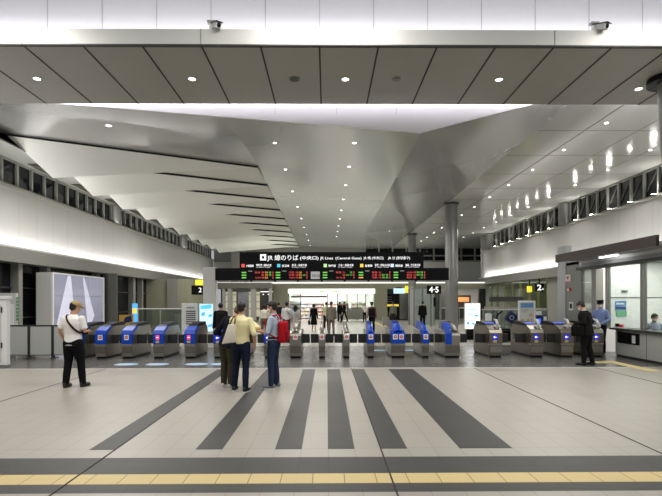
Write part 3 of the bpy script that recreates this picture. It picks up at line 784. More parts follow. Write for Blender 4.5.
box('panel', 'lit_midblue', (PX(133,17.5), PX(138,17.5), 17.5, 17.54, .1, PZ(303,17.5)), t)
box('yellow_patch', 'lit_yellow', (PX(133.3,17.5), PX(137.7,17.5), 17.49, 17.5, PZ(313,17.5), PZ(308,17.5)), t)
box('base', 'frame_dark', (PX(132,17.5), PX(139,17.5), 17.35, 17.7, 0, .04), t); box('pole', 'frame_dark', (PX(135,17.5), PX(136,17.5), 17.54, 17.57, .04, 1.5), t)
t = thing('poster_stand', (PX(126.5,16.9), 16.9, 0), 'low poster stand in yellow and dark blue behind the left gates', 'poster stand')
box('board', mm('ochre', lin(190,155,70), .5), (PX(120,16.9), PX(134,16.9), 16.9, 16.94, .35, PZ(314.5,16.9)), t)
MB().slab([(PX(124,16.9),16.892,PZ(323,16.9)),(PX(133,16.9),16.892,PZ(321,16.9)),(PX(132,16.9),16.892,PZ(315,16.9)),(PX(126,16.9),16.892,PZ(317,16.9))], (0,.006,0)).build('blue_patch', 'navy', t)
MB().cyl(PX(129,16.9),16.9,0,.001,.01,8).build('pin', 'black', t)
for s in (-.2, .2): MB().tube([(PX(127,16.9)+s,16.95,.8),(PX(127,16.9)+s*1.3,17.15,0)], .015, 8).build('leg', 'frame_dark', t); MB().tube([(PX(127,16.9)+s,16.92,.8),(PX(127,16.9)+s*1.3,16.75,0)], .015, 8).build('leg', 'frame_dark', t)
# right side display, poster stand, blue machine, arch
Y = 20.6; t = thing('digital_display', (PX(474,Y), Y, 0), 'bright white digital display on a black stand, right of the tall column', 'screen')
box('casing', 'white', (PX(465.2,Y), PX(481,Y), Y, Y+.1, PZ(329.6,Y), PZ(303.3,Y)), t, .01)
s_ = box('screen', 'lit_white', (PX(465.8,Y), PX(480.4,Y), Y-.012, Y, PZ(329,Y), PZ(304,Y)), t)
for a, b, c, d in ((468,309,478,310),(467,314,474,315),(475,315,479,317),(467,322,470,325),(472,323,475,325),(477,322,479,325)):
    box('text_line', 'lit_midblue', (PX(a,Y), PX(c,Y), Y-.018, Y-.012, PZ(d,Y), PZ(b,Y)), s_)
box('stand', 'black', (PX(467,Y), PX(479,Y), Y-.02, Y+.16, .03, PZ(329.6,Y)), t); box('base', 'black', (PX(466,Y), PX(480,Y), Y-.2, Y+.35, 0, .03), t)
Y = 17.2; t = thing('poster_stand', (PX(527.5,Y), Y, 0), 'white poster stand with blue header behind the right gates', 'poster stand')
box('board', 'white', (PX(519,Y), PX(536.5,Y), Y, Y+.05, .5, PZ(301,Y)), t, .01)
pf = box('poster', 'off_white', (PX(520.5,Y), PX(535,Y), Y-.008, Y, PZ(327,Y), PZ(302.6,Y)), t)
box('header', mm('paper_blue', lin(90,140,190), .5), (PX(521.5,Y), PX(534,Y), Y-.014, Y-.008, PZ(308,Y), PZ(303.4,Y)), pf)
for a, b, c, d, m in ((522,310,529,310.7,'frame_grey'),(522,312,528,312.6,'frame_grey'),(530,314,533,317,'sign_tan'),(522,319,525,323,'sign_tan'),(527.5,319,530,323,'sign_tan'),(531.5,319,533.5,323,'sign_tan')):
    box('print_block', m, (PX(a,Y), PX(c,Y), Y-.014, Y-.008, PZ(d,Y), PZ(b,Y)), pf)
for px in (521, 534.5):
    box('leg', 'frame_dark', (PX(px,Y)-.02, PX(px,Y)+.02, Y+.05, Y+.09, 0, 1.2), t); box('foot', 'frame_dark', (PX(px,Y)-.02, PX(px,Y)+.02, Y-.15, Y+.3, 0, .03), t)
t = thing('fare_machine', (PX(542.5,Y), Y, 0), 'small dark blue machine with a pale top right of the white poster stand', 'machine')
box('body', 'navy', (PX(538,Y), PX(547,Y), Y, Y+.5, 0, PZ(315.5,Y)), t, .02)
box('top_card', 'white', (PX(538.5,Y), PX(544,Y), Y+.1, Y+.16, PZ(315.5,Y), PZ(311.5,Y)), t)
box('screen', 'lit_blue', (PX(539,Y), PX(541.5,Y), Y-.01, Y, PZ(325,Y), PZ(319,Y)), t)
t = thing('hand_sanitizer', (PX(545.5,17.0), 17.0, 0), 'white pump bottle on a thin stand beside the blue machine', 'bottle')
MB().cyl(PX(545.5,17), 16.95, .95, 1.12, .05, 16).build('bottle', 'white', t, True); MB().cyl(PX(545.5,17), 16.95, .03, .95, .02, 10).build('pole', 'frame_dark', t); MB().cyl(PX(545.5,17), 16.95, 0, .03, .1, 16).build('base', 'frame_dark', t); MB().cyl(PX(545.5,17), 16.95, 1.12, 1.18, .015, 8).build('pump', 'frame_dark', t)
Y = 18.0; x0 = PX(494,Y); x1 = PX(519,Y)
t = thing('guide_rail', (x0, Y, 0), 'curved black guide rail behind the leftmost bronze gate', 'rail')
MB().tube([(x0,Y,0),(x0,Y,.5),(x0+.06,Y,.9),(x0+.16,Y,1.15),(x0+.34,Y,1.28)], .035, 10).build('arch', 'black', t, True)
MB().tube([(x0,Y,.6),(x1,Y,.6)], .035, 10).build('rail', 'black', t, True)
MB().tube([(x1,Y,.6),(x1,Y,0)], .03, 10).build('post', 'black', t, True)
MB().box(x0+.1,x1-.05,Y+.03,Y+.06,.15,.55).build('infill_panel', 'black', t)
Y = 18.33; cx = PX(512.5,Y); cz = PZ(318,Y)
R_ = Matrix.Translation((cx,Y,cz))@Matrix.Rotation(math.radians(33),4,'Y')
t = thing('diamond_sign', (cx, Y, cz), 'dark blue tilted square sign on the glass fence', 'sign')
q = MB().box(-.19,.19,0,.05,-.19,.19); q.xf(R_); q.build('plate', 'navy', t)
q = MB().cyl(0,0,0,.006,.09,24); q.xf(R_@Matrix.Translation((0,-.002,0))@Matrix.Rotation(math.radians(90),4,'X')); q.build('symbol', 'light_grey', t)
q = MB().cyl(0,0,0,.008,.06,24); q.xf(R_@Matrix.Translation((0,-.003,0))@Matrix.Rotation(math.radians(90),4,'X')); q.build('symbol_centre', 'navy', t)
q = MB().box(cx-.32,cx-.02,Y-.15,Y+.02,cz+.02,cz+.2)
q.bm.free()
tag(box('paper_box', 'white', (PX(486,17.9), PX(491,17.9), 17.75, 17.95, PZ(321,17.9), PZ(314,17.9)), None, .01), 'small white box on a thin stand right of the bright display', 'box')
tag(MB().cyl(PX(488.5,17.9), 17.85, 0, PZ(321,17.9), .03, 12).build('thin_stand', 'frame_dark'), 'thin dark stand under the small white box', 'stand')

# ---------------------------------------------------------------- right: shop front under the right band
for i, px in enumerate((492, 498, 505.5, 513, 521, 530, 539, 549)):
    Y = 14.3*F/(px-327); t = tag(MB().box(XR+.25, XR+.42, Y, Y+.08, 0, 3.1).build('lit_fin', mm('fin_lit', lin(150,150,90), .5, emit=lin(190,180,110), es=.12) if 'fin_lit' not in M else 'fin_lit'), 'softly lit olive vertical fin inside the right hand glazed bay, under the grey fascia', 'fin', 'lit fins of the glazed bay')
struct(MB().box(XR-.02, XR+.02, 30.4, 42.5, 1.2, 3.1).build('window_200', 'glass'))
struct(MB().box(XR-.05, XR+.05, 30.2, 42.6, 0, 1.2).build('wall_right_dado', 'wall_grey'))
struct(MB().box(XR-.5, XR+.1, 42.3, 42.7, 0, 3.2).build('trim_16', 'wall_dark'))
Y = 22.; t = small_sign(490.5, 524.5, 297, 302, Y, 'long dark blank beam sign in front of the glazed bay on the right', 'frame_dark')
t.name = 'beam_sign'
for px in (500, 506, 512, 518): MB().tube([(PX(px,Y), Y+.06, 0), (PX(px,Y), Y+.06, PZ(302,Y))], .02, 8).build('slim_post', 'frame_grey', t)
Y = 30.2; t = small_sign(536.5, 545, 284, 292, 30.6, 'black sign with white number 2 in the right hand glazed bay')
text('2', 'lettering', 'text_white', PX(538,30.6), 30.59, PZ(290.5,30.6), .5, t, width=.28, bold=.012); text('4', 'lettering', 'text_white', PX(543,30.6), 30.59, PZ(290.5,30.6), .2, t, bold=.001)
box('bracket', 'black', (PX(540,30.6), PX(541,30.6), 30.6, 30.7, PZ(284,30.6), 3.1), t)
t = small_sign(528.5, 533, 286.5, 292.5, 32.2, 'yellow lit square sign left of the number 2 sign', 'yellow_sign')
box('bracket', 'black', (PX(530.5,32.2), PX(531,32.2), 32.2, 32.3, PZ(286.5,32.2), 3.1), t)
for nm in ('hanging_sign.004','hanging_sign.005'): pass
# a wall beam for the brackets


# ---------------------------------------------------------------- office on the right
OX = 8.8
wall('wall_office_end', 'wall_grey', (OX, OX+.2, 16.6, 17.8, 0, 3.05))
wall('wall_office_corner', 'light_grey', (OX-.03, OX+.2, 17.5, 18.1, 0, 3.7))
wall('wall_office_back', 'wall_grey', (OX+.2, XR, 17.6, 17.8, 0, 3.3))
wall('wall_office_inner', 'white', (OX+.2, OX+4, 15.6, 15.75, 0, 2.9))
wall('wall_office_side', 'white', (OX+4, OX+4.1, 9, 17.6, 0, 3.0))
wall('wall_office_front', 'white', (OX+.2, OX+4, 9, 9.1, 0, 3.0))
wall('ceiling_office', 'white', (OX-.0, OX+4.1, 9, 17.6, 2.95, 3.05))
wall('ceiling_office_canopy', 'light_grey', (OX-.75, XR, 11.5, 16.55, 3.05, 3.12))
wall('trim_18', 'brown', (OX-.83, OX-.75, 11.5, 16.6, 3.0, 3.27))
wall('trim_19', 'frame_dark', (OX-.1, OX+.12, 9, 16.6, 2.72, 2.82))
wall('wall_office_header', 'light_grey', (OX, OX+.15, 9, 16.6, 2.82, 2.95))
for y0, w_ in ((16.45,.12),(14.9,.1),(13.2,.12),(11.2,.1)): wall('trim_20', 'frame_grey', (OX-.02, OX+.1, y0, y0+w_, .8, 2.72))
def pane(y0, y1, z0=.86, z1=2.72): global wn; wn += 1; return struct(MB().box(OX+.02, OX+.04, y0, y1, z0, z1).build('window_%d' % wn, 'glass_office'))
wall('trim_30', 'frame_grey', (OX-.02, OX+.22, 15.52, 15.78, 0, 2.72))
pane(13.32, 14.9); pane(11.3, 13.2); pane(9, 11.2)
struct(MB().box(OX+.02, OX+.04, 15.75, 16.45, .02, 2.72).build('door_1', 'glass_office'))
t = thing('service_counter', (OX, 13.0, 0), 'long grey service counter with a dark top on the right', 'counter')
box('front', 'grey_panel', (OX-.05, OX+.15, 11.6, 14.42, .06, .80), t); box('kick_board', 'frame_dark', (OX-.02, OX+.15, 11.6, 14.42, 0, .06), t)
box('counter_top', 'frame_dark', (OX-.2, OX+.35, 11.6, 14.48, .80, .86), t)
for y in (12.1, 13.0): box('panel_joint', 'frame_dark', (OX-.054, OX-.05, y, y+.012, .06, .8), t)
b_ = box('dark_recess', 'black', (OX-.07, OX-.05, 13.3, 14.3, .42, .74), t); box('notice', 'white', (OX-.076, OX-.07, 13.45, 13.6, .46, .68), b_)
area('office_light', (OX+2, 12.5, 2.9), 2.6, 4.5, 150)
area('office_light', (OX+.9, 15.0, 2.9), 1.2, 1.0, 30)
area('office_light', (OX+1.2, 16.7, 2.85), 1.5, 1.2, 40)  # added lamp, brightens the space behind the glass door
t = thing('fluorescent_tube', (8.35, 14.5, 3.0), 'short bright fluorescent tube under the brown canopy edge', 'light')
MB().tube([(OX-.3, 13.9, 3.02), (OX-.3, 14.8, 3.02)], .03, 10).build('tube', mm('tube_lit', (1,1,1), .5, emit=(1,1,1), es=8), t); box('batten', 'white', (OX-.35, OX-.25, 13.85, 14.85, 3.03, 3.055), t)
# small wall signs (on the office end wall, facing the hall)
def wallsign(Y0, Y1, z0, z1, m, label, name='wall_sign'):
    t = thing(name, (OX, (Y0+Y1)/2, z0), label, 'sign'); box('plate', m, (OX-.03, OX, Y0, Y1, z0, z1), t); return t
def offpx(px): return OX*F/(px-327)
t = wallsign(offpx(572.4), offpx(567), 2.33, 2.62, 'white', 'white sign with a red triangle mark high on the grey office wall')
MB().slab([(OX-.034, offpx(571.2), 2.56),(OX-.034, offpx(568.3), 2.56),(OX-.034, offpx(569.7), 2.43)], (.003,0,0)).build('red_mark', 'red', t); box('red_strip', 'red', (OX-.034, OX-.03, offpx(572), offpx(567.4), 2.34, 2.38), t)
t = wallsign(offpx(572.5), offpx(569), 2.02, 2.14, 'red', 'tiny red and white sign below the triangle sign on the office wall'); box('white_patch', 'white', (OX-.034, OX-.03, offpx(571), offpx(569.4), 2.03, 2.12), t)
t = wallsign(offpx(575), offpx(571), 1.33, 1.63, 'white', 'white intercom panel on the grey office wall near the suited man', 'intercom_panel'); box('handset', 'black', (OX-.04, OX-.03, offpx(574), offpx(572), 1.40, 1.57), t)
# posters and things in the office, seen through the glass
Yp = 15.58
def office_poster(px0, px1, py0, py1, m, label):
    t = thing('wall_poster', (PX(px0,Yp), Yp, PZ(py1,Yp)), label, 'poster')
    box('sheet', m, (PX(px0,Yp), PX(px1,Yp), Yp, Yp+.015, PZ(py1,Yp), PZ(py0,Yp)), t); return t
t = office_poster(617, 628, 301.5, 311, 'paper_blue', 'blue landscape poster on the white office wall')
box('clouds', 'white', (PX(618,Yp), PX(626,Yp), Yp-.004, Yp, PZ(305,Yp), PZ(303.5,Yp)), t); box('hill', 'navy', (PX(617.5,Yp), PX(627.5,Yp), Yp-.004, Yp, PZ(309.5,Yp), PZ(307.5,Yp)), t)
office_poster(618, 628.5, 311.2, 317, mm('paper_green', lin(110,180,130), .5), 'green poster directly below the blue poster in the office')
t = office_poster(623, 630, 290.5, 293.5, 'light_grey', 'small grey lettered plate above the posters'); text('案内', 'lettering', 'text_black', PX(624,Yp), Yp-.004, PZ(292.8,Yp), .08, t)
wall('trim_21', 'frame_dark', (PX(610,Yp), OX+4, Yp, 15.6, PZ(298.3,Yp), PZ(297.7,Yp)))
t = thing('computer_monitor', (OX+.75, 12.6, .86), 'grey desk monitor on the counter in front of the seated clerk', 'monitor')
box('screen', 'frame_grey', (OX+.45, OX+.95, 12.6, 12.64, .98, 1.3), t); box('stand', 'frame_dark', (OX+.66, OX+.74, 12.62, 12.66, .80, .98), t); box('base', 'frame_dark', (OX+.58, OX+.82, 12.55, 12.75, .78, .80), t)
t = thing('office_desk', (OX+1, 12.6, 0), 'pale desk behind the glass in the office', 'desk'); box('desk_top', 'off_white', (OX+.46, OX+1.6, 11.8, 13.25, .74, .78), t)
for a, b in ((OX+.5,11.9),(OX+1.5,11.9),(OX+.5,13.15),(OX+1.5,13.15)): box('leg', 'frame_grey', (a, a+.05, b, b+.05, 0, .74), t)
t = thing('pen_tray', (OX-.02, 14.2, .86), 'small red and white items in a tray on the counter end', 'tray')
box('tray', 'white', (OX-.12, OX+.0, 13.95, 14.4, .86, .89), t); box('red_slip', 'red', (OX-.1, OX-.03, 14.05, 14.15, .89, .97), t); box('card_holder', 'black', (OX-.1, OX-.03, 14.25, 14.35, .89, .99), t)

# ---------------------------------------------------------------- far shop fronts
SF = 41.0
def X_(px, Y=SF): return PX(px, Y)
wall('wall_shops_fascia', 'wall_olive', (-9.55, XR-.2, SF, SF+.3, 2.72, 3.28))
wall('ceiling_shops', 'white', (-9.55, XR+4, SF+.3, 47, 2.95, 3.05))
wall('ceiling_shops_roof', 'fascia_grey', (-9.55, XR+8, SF+.3, 52.2, 3.25, 3.3))
wall('trim_22', 'lit_cove', (-9.5, XR-.3, SF-.06, SF, 3.20, 3.29))
wall('wall_shops_back', 'white', (-9.55, XR+8, 47, 47.1, 0, 3.0))
for a, b, m in ((273.5,288,'wall_olive'),(375.5,387.5,'wall_olive'),(410,413,'wall_olive'),(446,452,'wall_grey')):
    wall('wall_shops_pier', m, (X_(a), X_(b), SF+.02, SF+2.5, 0, 2.72))
wall('wall_shops_left', 'wall_dark', (-9.6, X_(273.5), SF+2.4, SF+2.5, 0, 2.95))
wall('wall_shops_alcove', 'wall_dark', (X_(387.5), X_(446), SF+1.5, SF+1.6, 0, 2.95))
# bright shop
box_ = wall
box_('wall_shop_left', 'white', (X_(288)-.05, X_(288), SF+2.5, 47, 0, 2.95)); box_('wall_shop_right', 'white', (X_(375.5), X_(375.5)+.05, SF+2.5, 47, 0, 2.95))
area('shop_light', ((X_(288)+X_(375))/2, 44, 2.9), 7, 4, 460, (0,0,0), (1,.99,.95))
area('shop_light', (X_(250), 42.3, 2.9), 5, 1.4, 60); area('shop_light', (X_(428), 42, 2.9), 4, .8, 35); area('shop_light', (X_(465), 43.5, 2.9), 3, 3, 160, (0,0,0), (1,.95,.85))
t = thing('shop_sign', (X_(331), SF, 2.4), 'long white lit shop sign band with pale green, blue and red patches', 'sign')
box('light_box', 'lit_white', (X_(289), X_(375), SF-.06, SF+.08, 2.32, 2.72), t)
for a, b, m in ((319.5,325,'lit_lgreen'),(325.5,329,'lit_lightblue'),(333,340,'lit_lgreen')): box('colour_patch', m, (X_(a), X_(b), SF-.07, SF-.06, 2.40, 2.58), t)
text('さくら', 'lettering', 'red', X_(329.7), SF-.075, 2.44, .16, t, width=.26, bold=.001)
text('おみやげ', 'lettering', 'pink', X_(297), SF+.09, 2.05, .26, t, width=.65, bold=.002)
t = thing('glass_shopfront', (X_(331), SF+.1, 0), 'glazed shop front with thin dark mullions and an open doorway', 'shopfront')
for px in (288.6, 300.5, 327.6, 337.8, 347.3, 357.5, 366, 375): box('mullion', 'frame_dark', (X_(px)-.035, X_(px)+.035, SF+.1, SF+.16, 0, 2.32), t)
box('transom', 'frame_dark', (X_(347.6), X_(374.6), SF+.09, SF+.1, 1.02, 1.07), t)
box('door_header', 'brown', (X_(291), X_(327), SF-.02, SF+.18, 1.98, 2.12), t)
for a, b in ((347.6,357.2),(357.8,365.7),(366.3,374.8),(337.8,347.0),(289,300)): box('glass_pane', 'glass', (X_(a)+.03, X_(b)-.03, SF+.12, SF+.13, .05, 2.3), t)
box('lower_panel', 'wall_grey', (X_(347.6), X_(365.8), SF+.05, SF+.08, .1, 1.0), t)
goods = []
for i, c in enumerate(((200,60,60),(225,190,90),(90,140,200),(120,170,90),(235,225,210),(150,90,60),(220,130,150))): goods.append(mm('goods_%d' % i, lin(*[v*.45+135 for v in c]), .5))
def shelf(x, y, w, label, ht=1.7, grp='shop shelves'):
    t = thing('shop_shelf', (x, y, 0), label, 'shelf', grp)
    q = MB(); q.box(x-w/2, x-w/2+.03, y, y+.4, 0, ht); q.box(x+w/2-.03, x+w/2, y, y+.4, 0, ht); q.box(x-w/2+.03, x+w/2-.03, y+.37, y+.4, 0, ht); q.build('frame', 'white', t)
    for k in range(5):
        z = .1+k*(ht-.15)/4.6; MB().box(x-w/2+.03, x+w/2-.03, y+.02, y+.37, z, z+.02).build('shelf_board', 'white', t)
        xx = x-w/2+.05
        while xx < x+w/2-.14:
            ww = rng.uniform(.09,.2); hh = rng.uniform(.12,.24)
            tag(box('package', goods[rng.randrange(7)], (xx, xx+ww, y+.06, y+.3, z+.02, z+.02+hh), None), 'small coloured package on a bright shelf inside the far shop', 'package', 'packages on the shop shelves')
            xx += ww+.02
for x, y, w_, l in ((X_(293),43.2,1.0,'white shop shelf nearest the left end of the bright shop'), (X_(305),44.5,1.3,'white shop shelf seen through the open shop doorway'), (X_(318),43.8,1.1,'white shop shelf right of the open doorway'), (X_(332),44.8,1.2,'white shop shelf behind the man in the grey suit'), (X_(344),43.4,1.1,'white shop shelf behind the two dark figures'), (X_(361),44.2,1.4,'white shop shelf behind the right glass panes')):
    shelf(x, y, w_, l)
# left bay of the far front: pale columns, mirrored panel, lift lobby
for px, w_, l in ((224,.22,'outermost left'), (230,.34,'left of the mirror panel'), (253.5,.4,'right of the mirror panel'), (270.5,.26,'beside the olive pier')):
    t = thing('square_pillar', (X_(px,39.5), 39.5, 0), 'slender pale square pillar in the far left bay, %s' % l, 'pillar', 'pale pillars of the far left bay')
    box('shaft', 'off_white', (X_(px,39.5)-w_/2, X_(px,39.5)+w_/2, 39.5, 39.5+w_, .1, 2.75), t); box('base', 'frame_grey', (X_(px,39.5)-w_/2-.02, X_(px,39.5)+w_/2+.02, 39.48, 39.52+w_, 0, .1), t)
wall('ceiling_left_bay', 'fascia_grey', (-9.5, X_(273.5), 39.3, SF, 2.75, 3.2))
t = thing('mirror_panel', (X_(243,40.2), 40.2, 0), 'wide silvery grey panel between pale pillars in the far left bay', 'panel')
box('sheet', mm('silver_sheet', lin(170,172,180), .25, metal=.6), (X_(238.5,40.2), X_(248.5,40.2), 40.2, 40.3, .1, 2.35), t); box('frame', 'white', (X_(238,40.2), X_(249,40.2), 40.3, 40.35, 0, 2.45), t)
for k, px in enumerate((226, 234.5, 250.8, 258)):
    t = thing('lit_showcase', (X_(px,41.5), 41.5, 0), 'narrow lit glass showcase in the far left bay, %s' % ['at its left end','beside the silvery panel','right of the silvery panel','beside the dark doorway'][k], 'showcase', 'lit showcases of the far left bay')
    box('glow_back', mm('warm_lit', lin(210,205,180), .5, emit=lin(220,215,185), es=.5) if 'warm_lit' not in M else 'warm_lit', (X_(px,41.5)-.16, X_(px,41.5)+.16, 41.6, 41.65, .3, 2.5), t)
    q = MB()
    for z in (.3,1.0,1.6,2.2): q.box(X_(px,41.5)-.19, X_(px,41.5)+.19, 41.45, 41.6, z, z+.05)
    q.build('shelves', 'frame_grey', t)
t = thing('lift_doors', (X_(263), SF+2.3, 0), 'dark double doors with two small lights above in the far left bay', 'doors')
for s in (-1, 1): box('door_leaf', 'frame_dark', (X_(263)+min(0,s*.45)+.01, X_(263)+max(0,s*.45)-.01, SF+2.3, SF+2.38, 0, 2.0), t)
for s in (-.25, .2): MB().cyl(X_(263)+s, SF+2.25, 2.25, 2.32, .05, 12).build('lamp', 'lit_white', t)
box('door_header', 'lit_cove', (X_(257), X_(270), SF+2.25, SF+2.3, 2.5, 2.55), t)
# right bay
t = thing('info_board', (X_(391), SF+1.2, 0), 'dark information board with a yellow stripe in the far alcove', 'board')
box('board', 'black', (X_(388), X_(401), SF+1.2, SF+1.3, 0, 2.3), t); box('yellow_stripe', 'lit_yellow', (X_(388), X_(401), SF+1.18, SF+1.2, 1.2, 1.38), t)
for z in (1.6, 1.8, 2.0): box('text_line', 'frame_grey', (X_(389), X_(394), SF+1.19, SF+1.2, z, z+.04), t)
t = thing('roller_shutter', (X_(405.5), SF+1.0, 0), 'closed grey louvered shutter beside the information board', 'shutter')
q = MB()
for k in range(22): q.slab([(X_(402), SF+1.2, .05+.11*k), (X_(402), SF+1.15, .06+.11*k), (X_(402), SF+1.2, .155+.11*k)], (X_(409.5)-X_(402), 0, 0))
q.build('slats', 'wall_grey', t); box('side_rail', 'frame_dark', (X_(409.5), X_(410), SF+1.1, SF+1.25, 0, 2.5), t)
# glazed lift between the columns
Y = 31.; xa, xb = PX(414.5,Y), PX(441,Y)
t = thing('glass_lift', ((xa+xb)/2, Y, 0), 'glazed lift enclosure with grey frames left of the tall round column', 'lift')
q = MB()
for x in (xa, xa+.55, xa+1.1, xb): q.box(x-.05, x+.05, Y, Y+.1, 0, 2.5)
q.box(xa, xb, Y, Y+.1, 2.5, 2.62); q.box(xa, xb, Y+1.9, Y+2.0, 2.5, 2.62)
for x in (xa, xb): q.box(x-.05, x+.05, Y+1.9, Y+2.0, 0, 2.5); q.box(x-.05, x+.05, Y+.1, Y+1.9, 2.5, 2.62)
q.build('frame', 'frame_grey', t)
for a, b in ((xa+.05, xa+.5), (xa+.6, xa+1.05), (xa+1.15, xb-.05)): box('glass_pane', 'glass', (a, b, Y+.04, Y+.05, .05, 2.48), t)
box('rear_wall', 'light_grey', (xa+.06, xb-.06, Y+1.85, Y+1.89, 0, 2.5), t); box('call_panel', 'black', (xa+1.25, xa+1.4, Y-.02, Y, 1.3, 1.9), t)
t = thing('lit_picture', (X_(472), 44, 0), 'warm orange lit picture panel in the bright recess behind the white display', 'picture')
box('panel', 'brown', (X_(463.5), X_(482), 44, 44.1, 0, 2.2), t); box('glow', 'lit_orange', (X_(468), X_(480), 43.98, 44, 1.6, 2.0), t)
fence(PX(440,33)+.1, 9.8, 33, 1.2, 'glass balustrade behind the tall round column', 3)
# ---------------------------------------------------------------- people
def fuse(mbs, name, m, parent, voxel, smooth_it=3):
    """merge overlapping closed shells into one continuous skin by voxel remeshing"""
    bm = mbs.bm; bmesh.ops.recalc_face_normals(bm, faces=bm.faces)
    me = bpy.data.meshes.new(name); bm.to_mesh(me); bm.free()
    o = bpy.data.objects.new(name, me); C.objects.link(o)
    r = o.modifiers.new('r', 'REMESH'); r.mode = 'VOXEL'; r.voxel_size = voxel; r.use_smooth_shade = True
    s = o.modifiers.new('s', 'SMOOTH'); s.factor = .5; s.iterations = smooth_it
    nm = dg_mesh(o); nm.name = name
    o.modifiers.clear(); o.data = nm; bpy.data.meshes.remove(me)
    nm.materials.clear(); nm.materials.append(M[m] if isinstance(m, str) else m)
    for p in nm.polygons: p.use_smooth = True
    o.parent = parent
    return o
CM = {}
def cloth(rgb, rough=.8):
    k = 'cloth_%d_%d_%d' % rgb
    if k not in M: mm(k, lin(*rgb), rough, noise=.12, nscale=25, bump=.15, spec=.12)
    return k
def ring(c, rx, ry, n=20):
    return [Vector((c[0]+rx*math.cos(t), c[1]+ry*math.sin(t), c[2])) for t in [2*math.pi*k/n for k in range(n)]]
def capsule(q, pts, rad, n=12):
    """tapered limb with rounded ends"""
    pts = [Vector(p) for p in pts]
    q.tube(pts, rad, n)
    for p, r in ((pts[0], rad[0]), (pts[-1], rad[-1])): q.ell(p, (r*.98, r*.98, r*.98), n, 7)
def person(x, y, yaw, height, label, shirt, pants, sleeves='short', shirt_hem=.86, lean=0., side=0., nod=0., turn=0., hair=(12,10,9), hairtype='short',
           lh=None, rh=None, le=None, re=None, feet=((-.11,0,0),(.11,0,0)), knees=(.02,.02), shoes=(15,15,15), skirt=None, mask=False, cap=None, collar=None, build=1., fine=True,
           jacket=False, female=False, dress=False, pants_w=1., skin=None, glasses=False, belt=False, z0=0.):
    """local axes: +Y is where the person faces, +X their right; feet etc. given for a height of 1.70 m"""
    k = height/1.70
    root = thing('person', (x, y, z0), label, 'person', None, math.radians(yaw))
    root.location = (0,0,0); root.rotation_euler = (0,0,0)
    vx = .011 if fine else .016
    lr = math.radians(lean); sr = math.radians(side)
    hip = Vector((0,0,.92))
    Rl = Matrix.Rotation(-lr, 3, 'X')@Matrix.Rotation(sr, 3, 'Y')
    def U(p): return hip+Rl@(Vector(p)-hip)
    shw = (.168 if not female else .15)*build
    # feet, knees
    feetp = [Vector((f[0], f[1], .07+(f[2] if len(f) > 2 else 0))) for f in feet]
    hips = [Vector((-.085,0,.90)), Vector((.085,0,.90))]
    kn = []
    for h_, f_, kf in zip(hips, feetp, knees):
        mid = (h_+f_)/2+Vector((0,kf,.02)); kn.append(mid)
    sh = [U((-shw,0,1.385)), U((shw,0,1.385))]
    lh = Vector(lh) if lh else Vector((-.24,.06,.82)); rh = Vector(rh) if rh else Vector((.24,.06,.82))
    def elbow(s, h, e, sg):
        if e: return Vector(e)
        m = (s+h)/2; d = (h-s).length; ex = max(0, .27**2-(d/2)**2)**.5
        return m+Vector((sg*ex*.5, -ex*.8, -ex*.2))
    el = [elbow(sh[0], lh, le, -1), elbow(sh[1], rh, re, 1)]
    hands = [lh, rh]
    # head
    nk = U((0,-.01,1.44)); 
    Rh = Rl@Matrix.Rotation(math.radians(-turn), 3, 'Z')@Matrix.Rotation(math.radians(-nod), 3, 'X')
    hc = nk+Rl@Vector((0,.015,.075))+Rh@Vector((0,.02,.085))
    def H(p): return hc+Rh@Vector(p)
    # ---- body: one continuous skin
    q = MB()
    tors = [(.86,.13,.10),(.95,.145,.105),(1.05,.13,.095),(1.15,.135,.10),(1.28,.16,.11),(1.36,.15,.095),(1.42,.09,.07)]
    q.loft([[U(p) for p in ring((0,0,z), a*build, b*build)] for z, a, b in tors])
    q.tube([U((0,-.01,1.38)), nk+Rl@Vector((0,.015,.06)), hc+Rh@Vector((0,-.01,-.04))], [.062,.056,.055], 12)
    q.ell(hc+Rh@Vector((0,-.012,.025)), (.075,.095,.095), 18, 12, Rh)
    q.ell(H((0,.02,-.045)), (.056,.068,.070), 16, 10, Rh)
    q.ell(H((0,.094,-.012)), (.012,.022,.022), 10, 7, Rh)          # nose
    q.ell(H((0,.078,-.058)), (.024,.014,.012), 10, 7, Rh)          # lips
    for s in (-1, 1): q.ell(H((s*.077,-.008,-.005)), (.012,.020,.032), 10, 7, Rh)   # ears
    for i in (0, 1):
        capsule(q, [sh[i], el[i], hands[i]], [.048*build, .038, .026])
        capsule(q, [hips[i], kn[i], feetp[i]], [.075*build, .052, .036])
        f = feetp[i]; q.ell(f+Vector((0,.05,-.035)), (.036,.10,.03), 12, 8)
        # hand: palm, four unequal curled fingers, a thumb
        d = (hands[i]-el[i]).normalized(); sg = -1 if i == 0 else 1
        fwd = Vector((0,1,0))-d*d.y
        if fwd.length < .3: fwd = Vector((0,0,1))-d*d.z
        fwd.normalize(); inn = d.cross(fwd)*1.0
        if inn.x*sg > 0: inn = -inn
        pc = hands[i]+d*.045
        Rm = Matrix((inn, fwd, d)).transposed()
        q.ell(pc, (.018,.040,.050), 12, 8, Rm)
        for j, (off, ln) in enumerate(((.030,.070),(.010,.080),(-.010,.074),(-.030,.058))):
            b0 = pc+d*.035+fwd*off; b1 = b0+d*ln*.45+inn*.008; b2 = b1+d*ln*.35+inn*.026; b3 = b2+d*ln*.05+inn*.024
            q.tube([b0,b1,b2,b3], [.0095,.009,.0085,.007], 7)
        b0 = pc+fwd*.032-d*.01; q.tube([b0, b0+fwd*.03+d*.025+inn*.012, b0+fwd*.038+d*.052+inn*.025], [.012,.0105,.008], 7)
    bodyo = fuse(q, 'body', skin or 'skin', root, vx if fine else .014, 2)
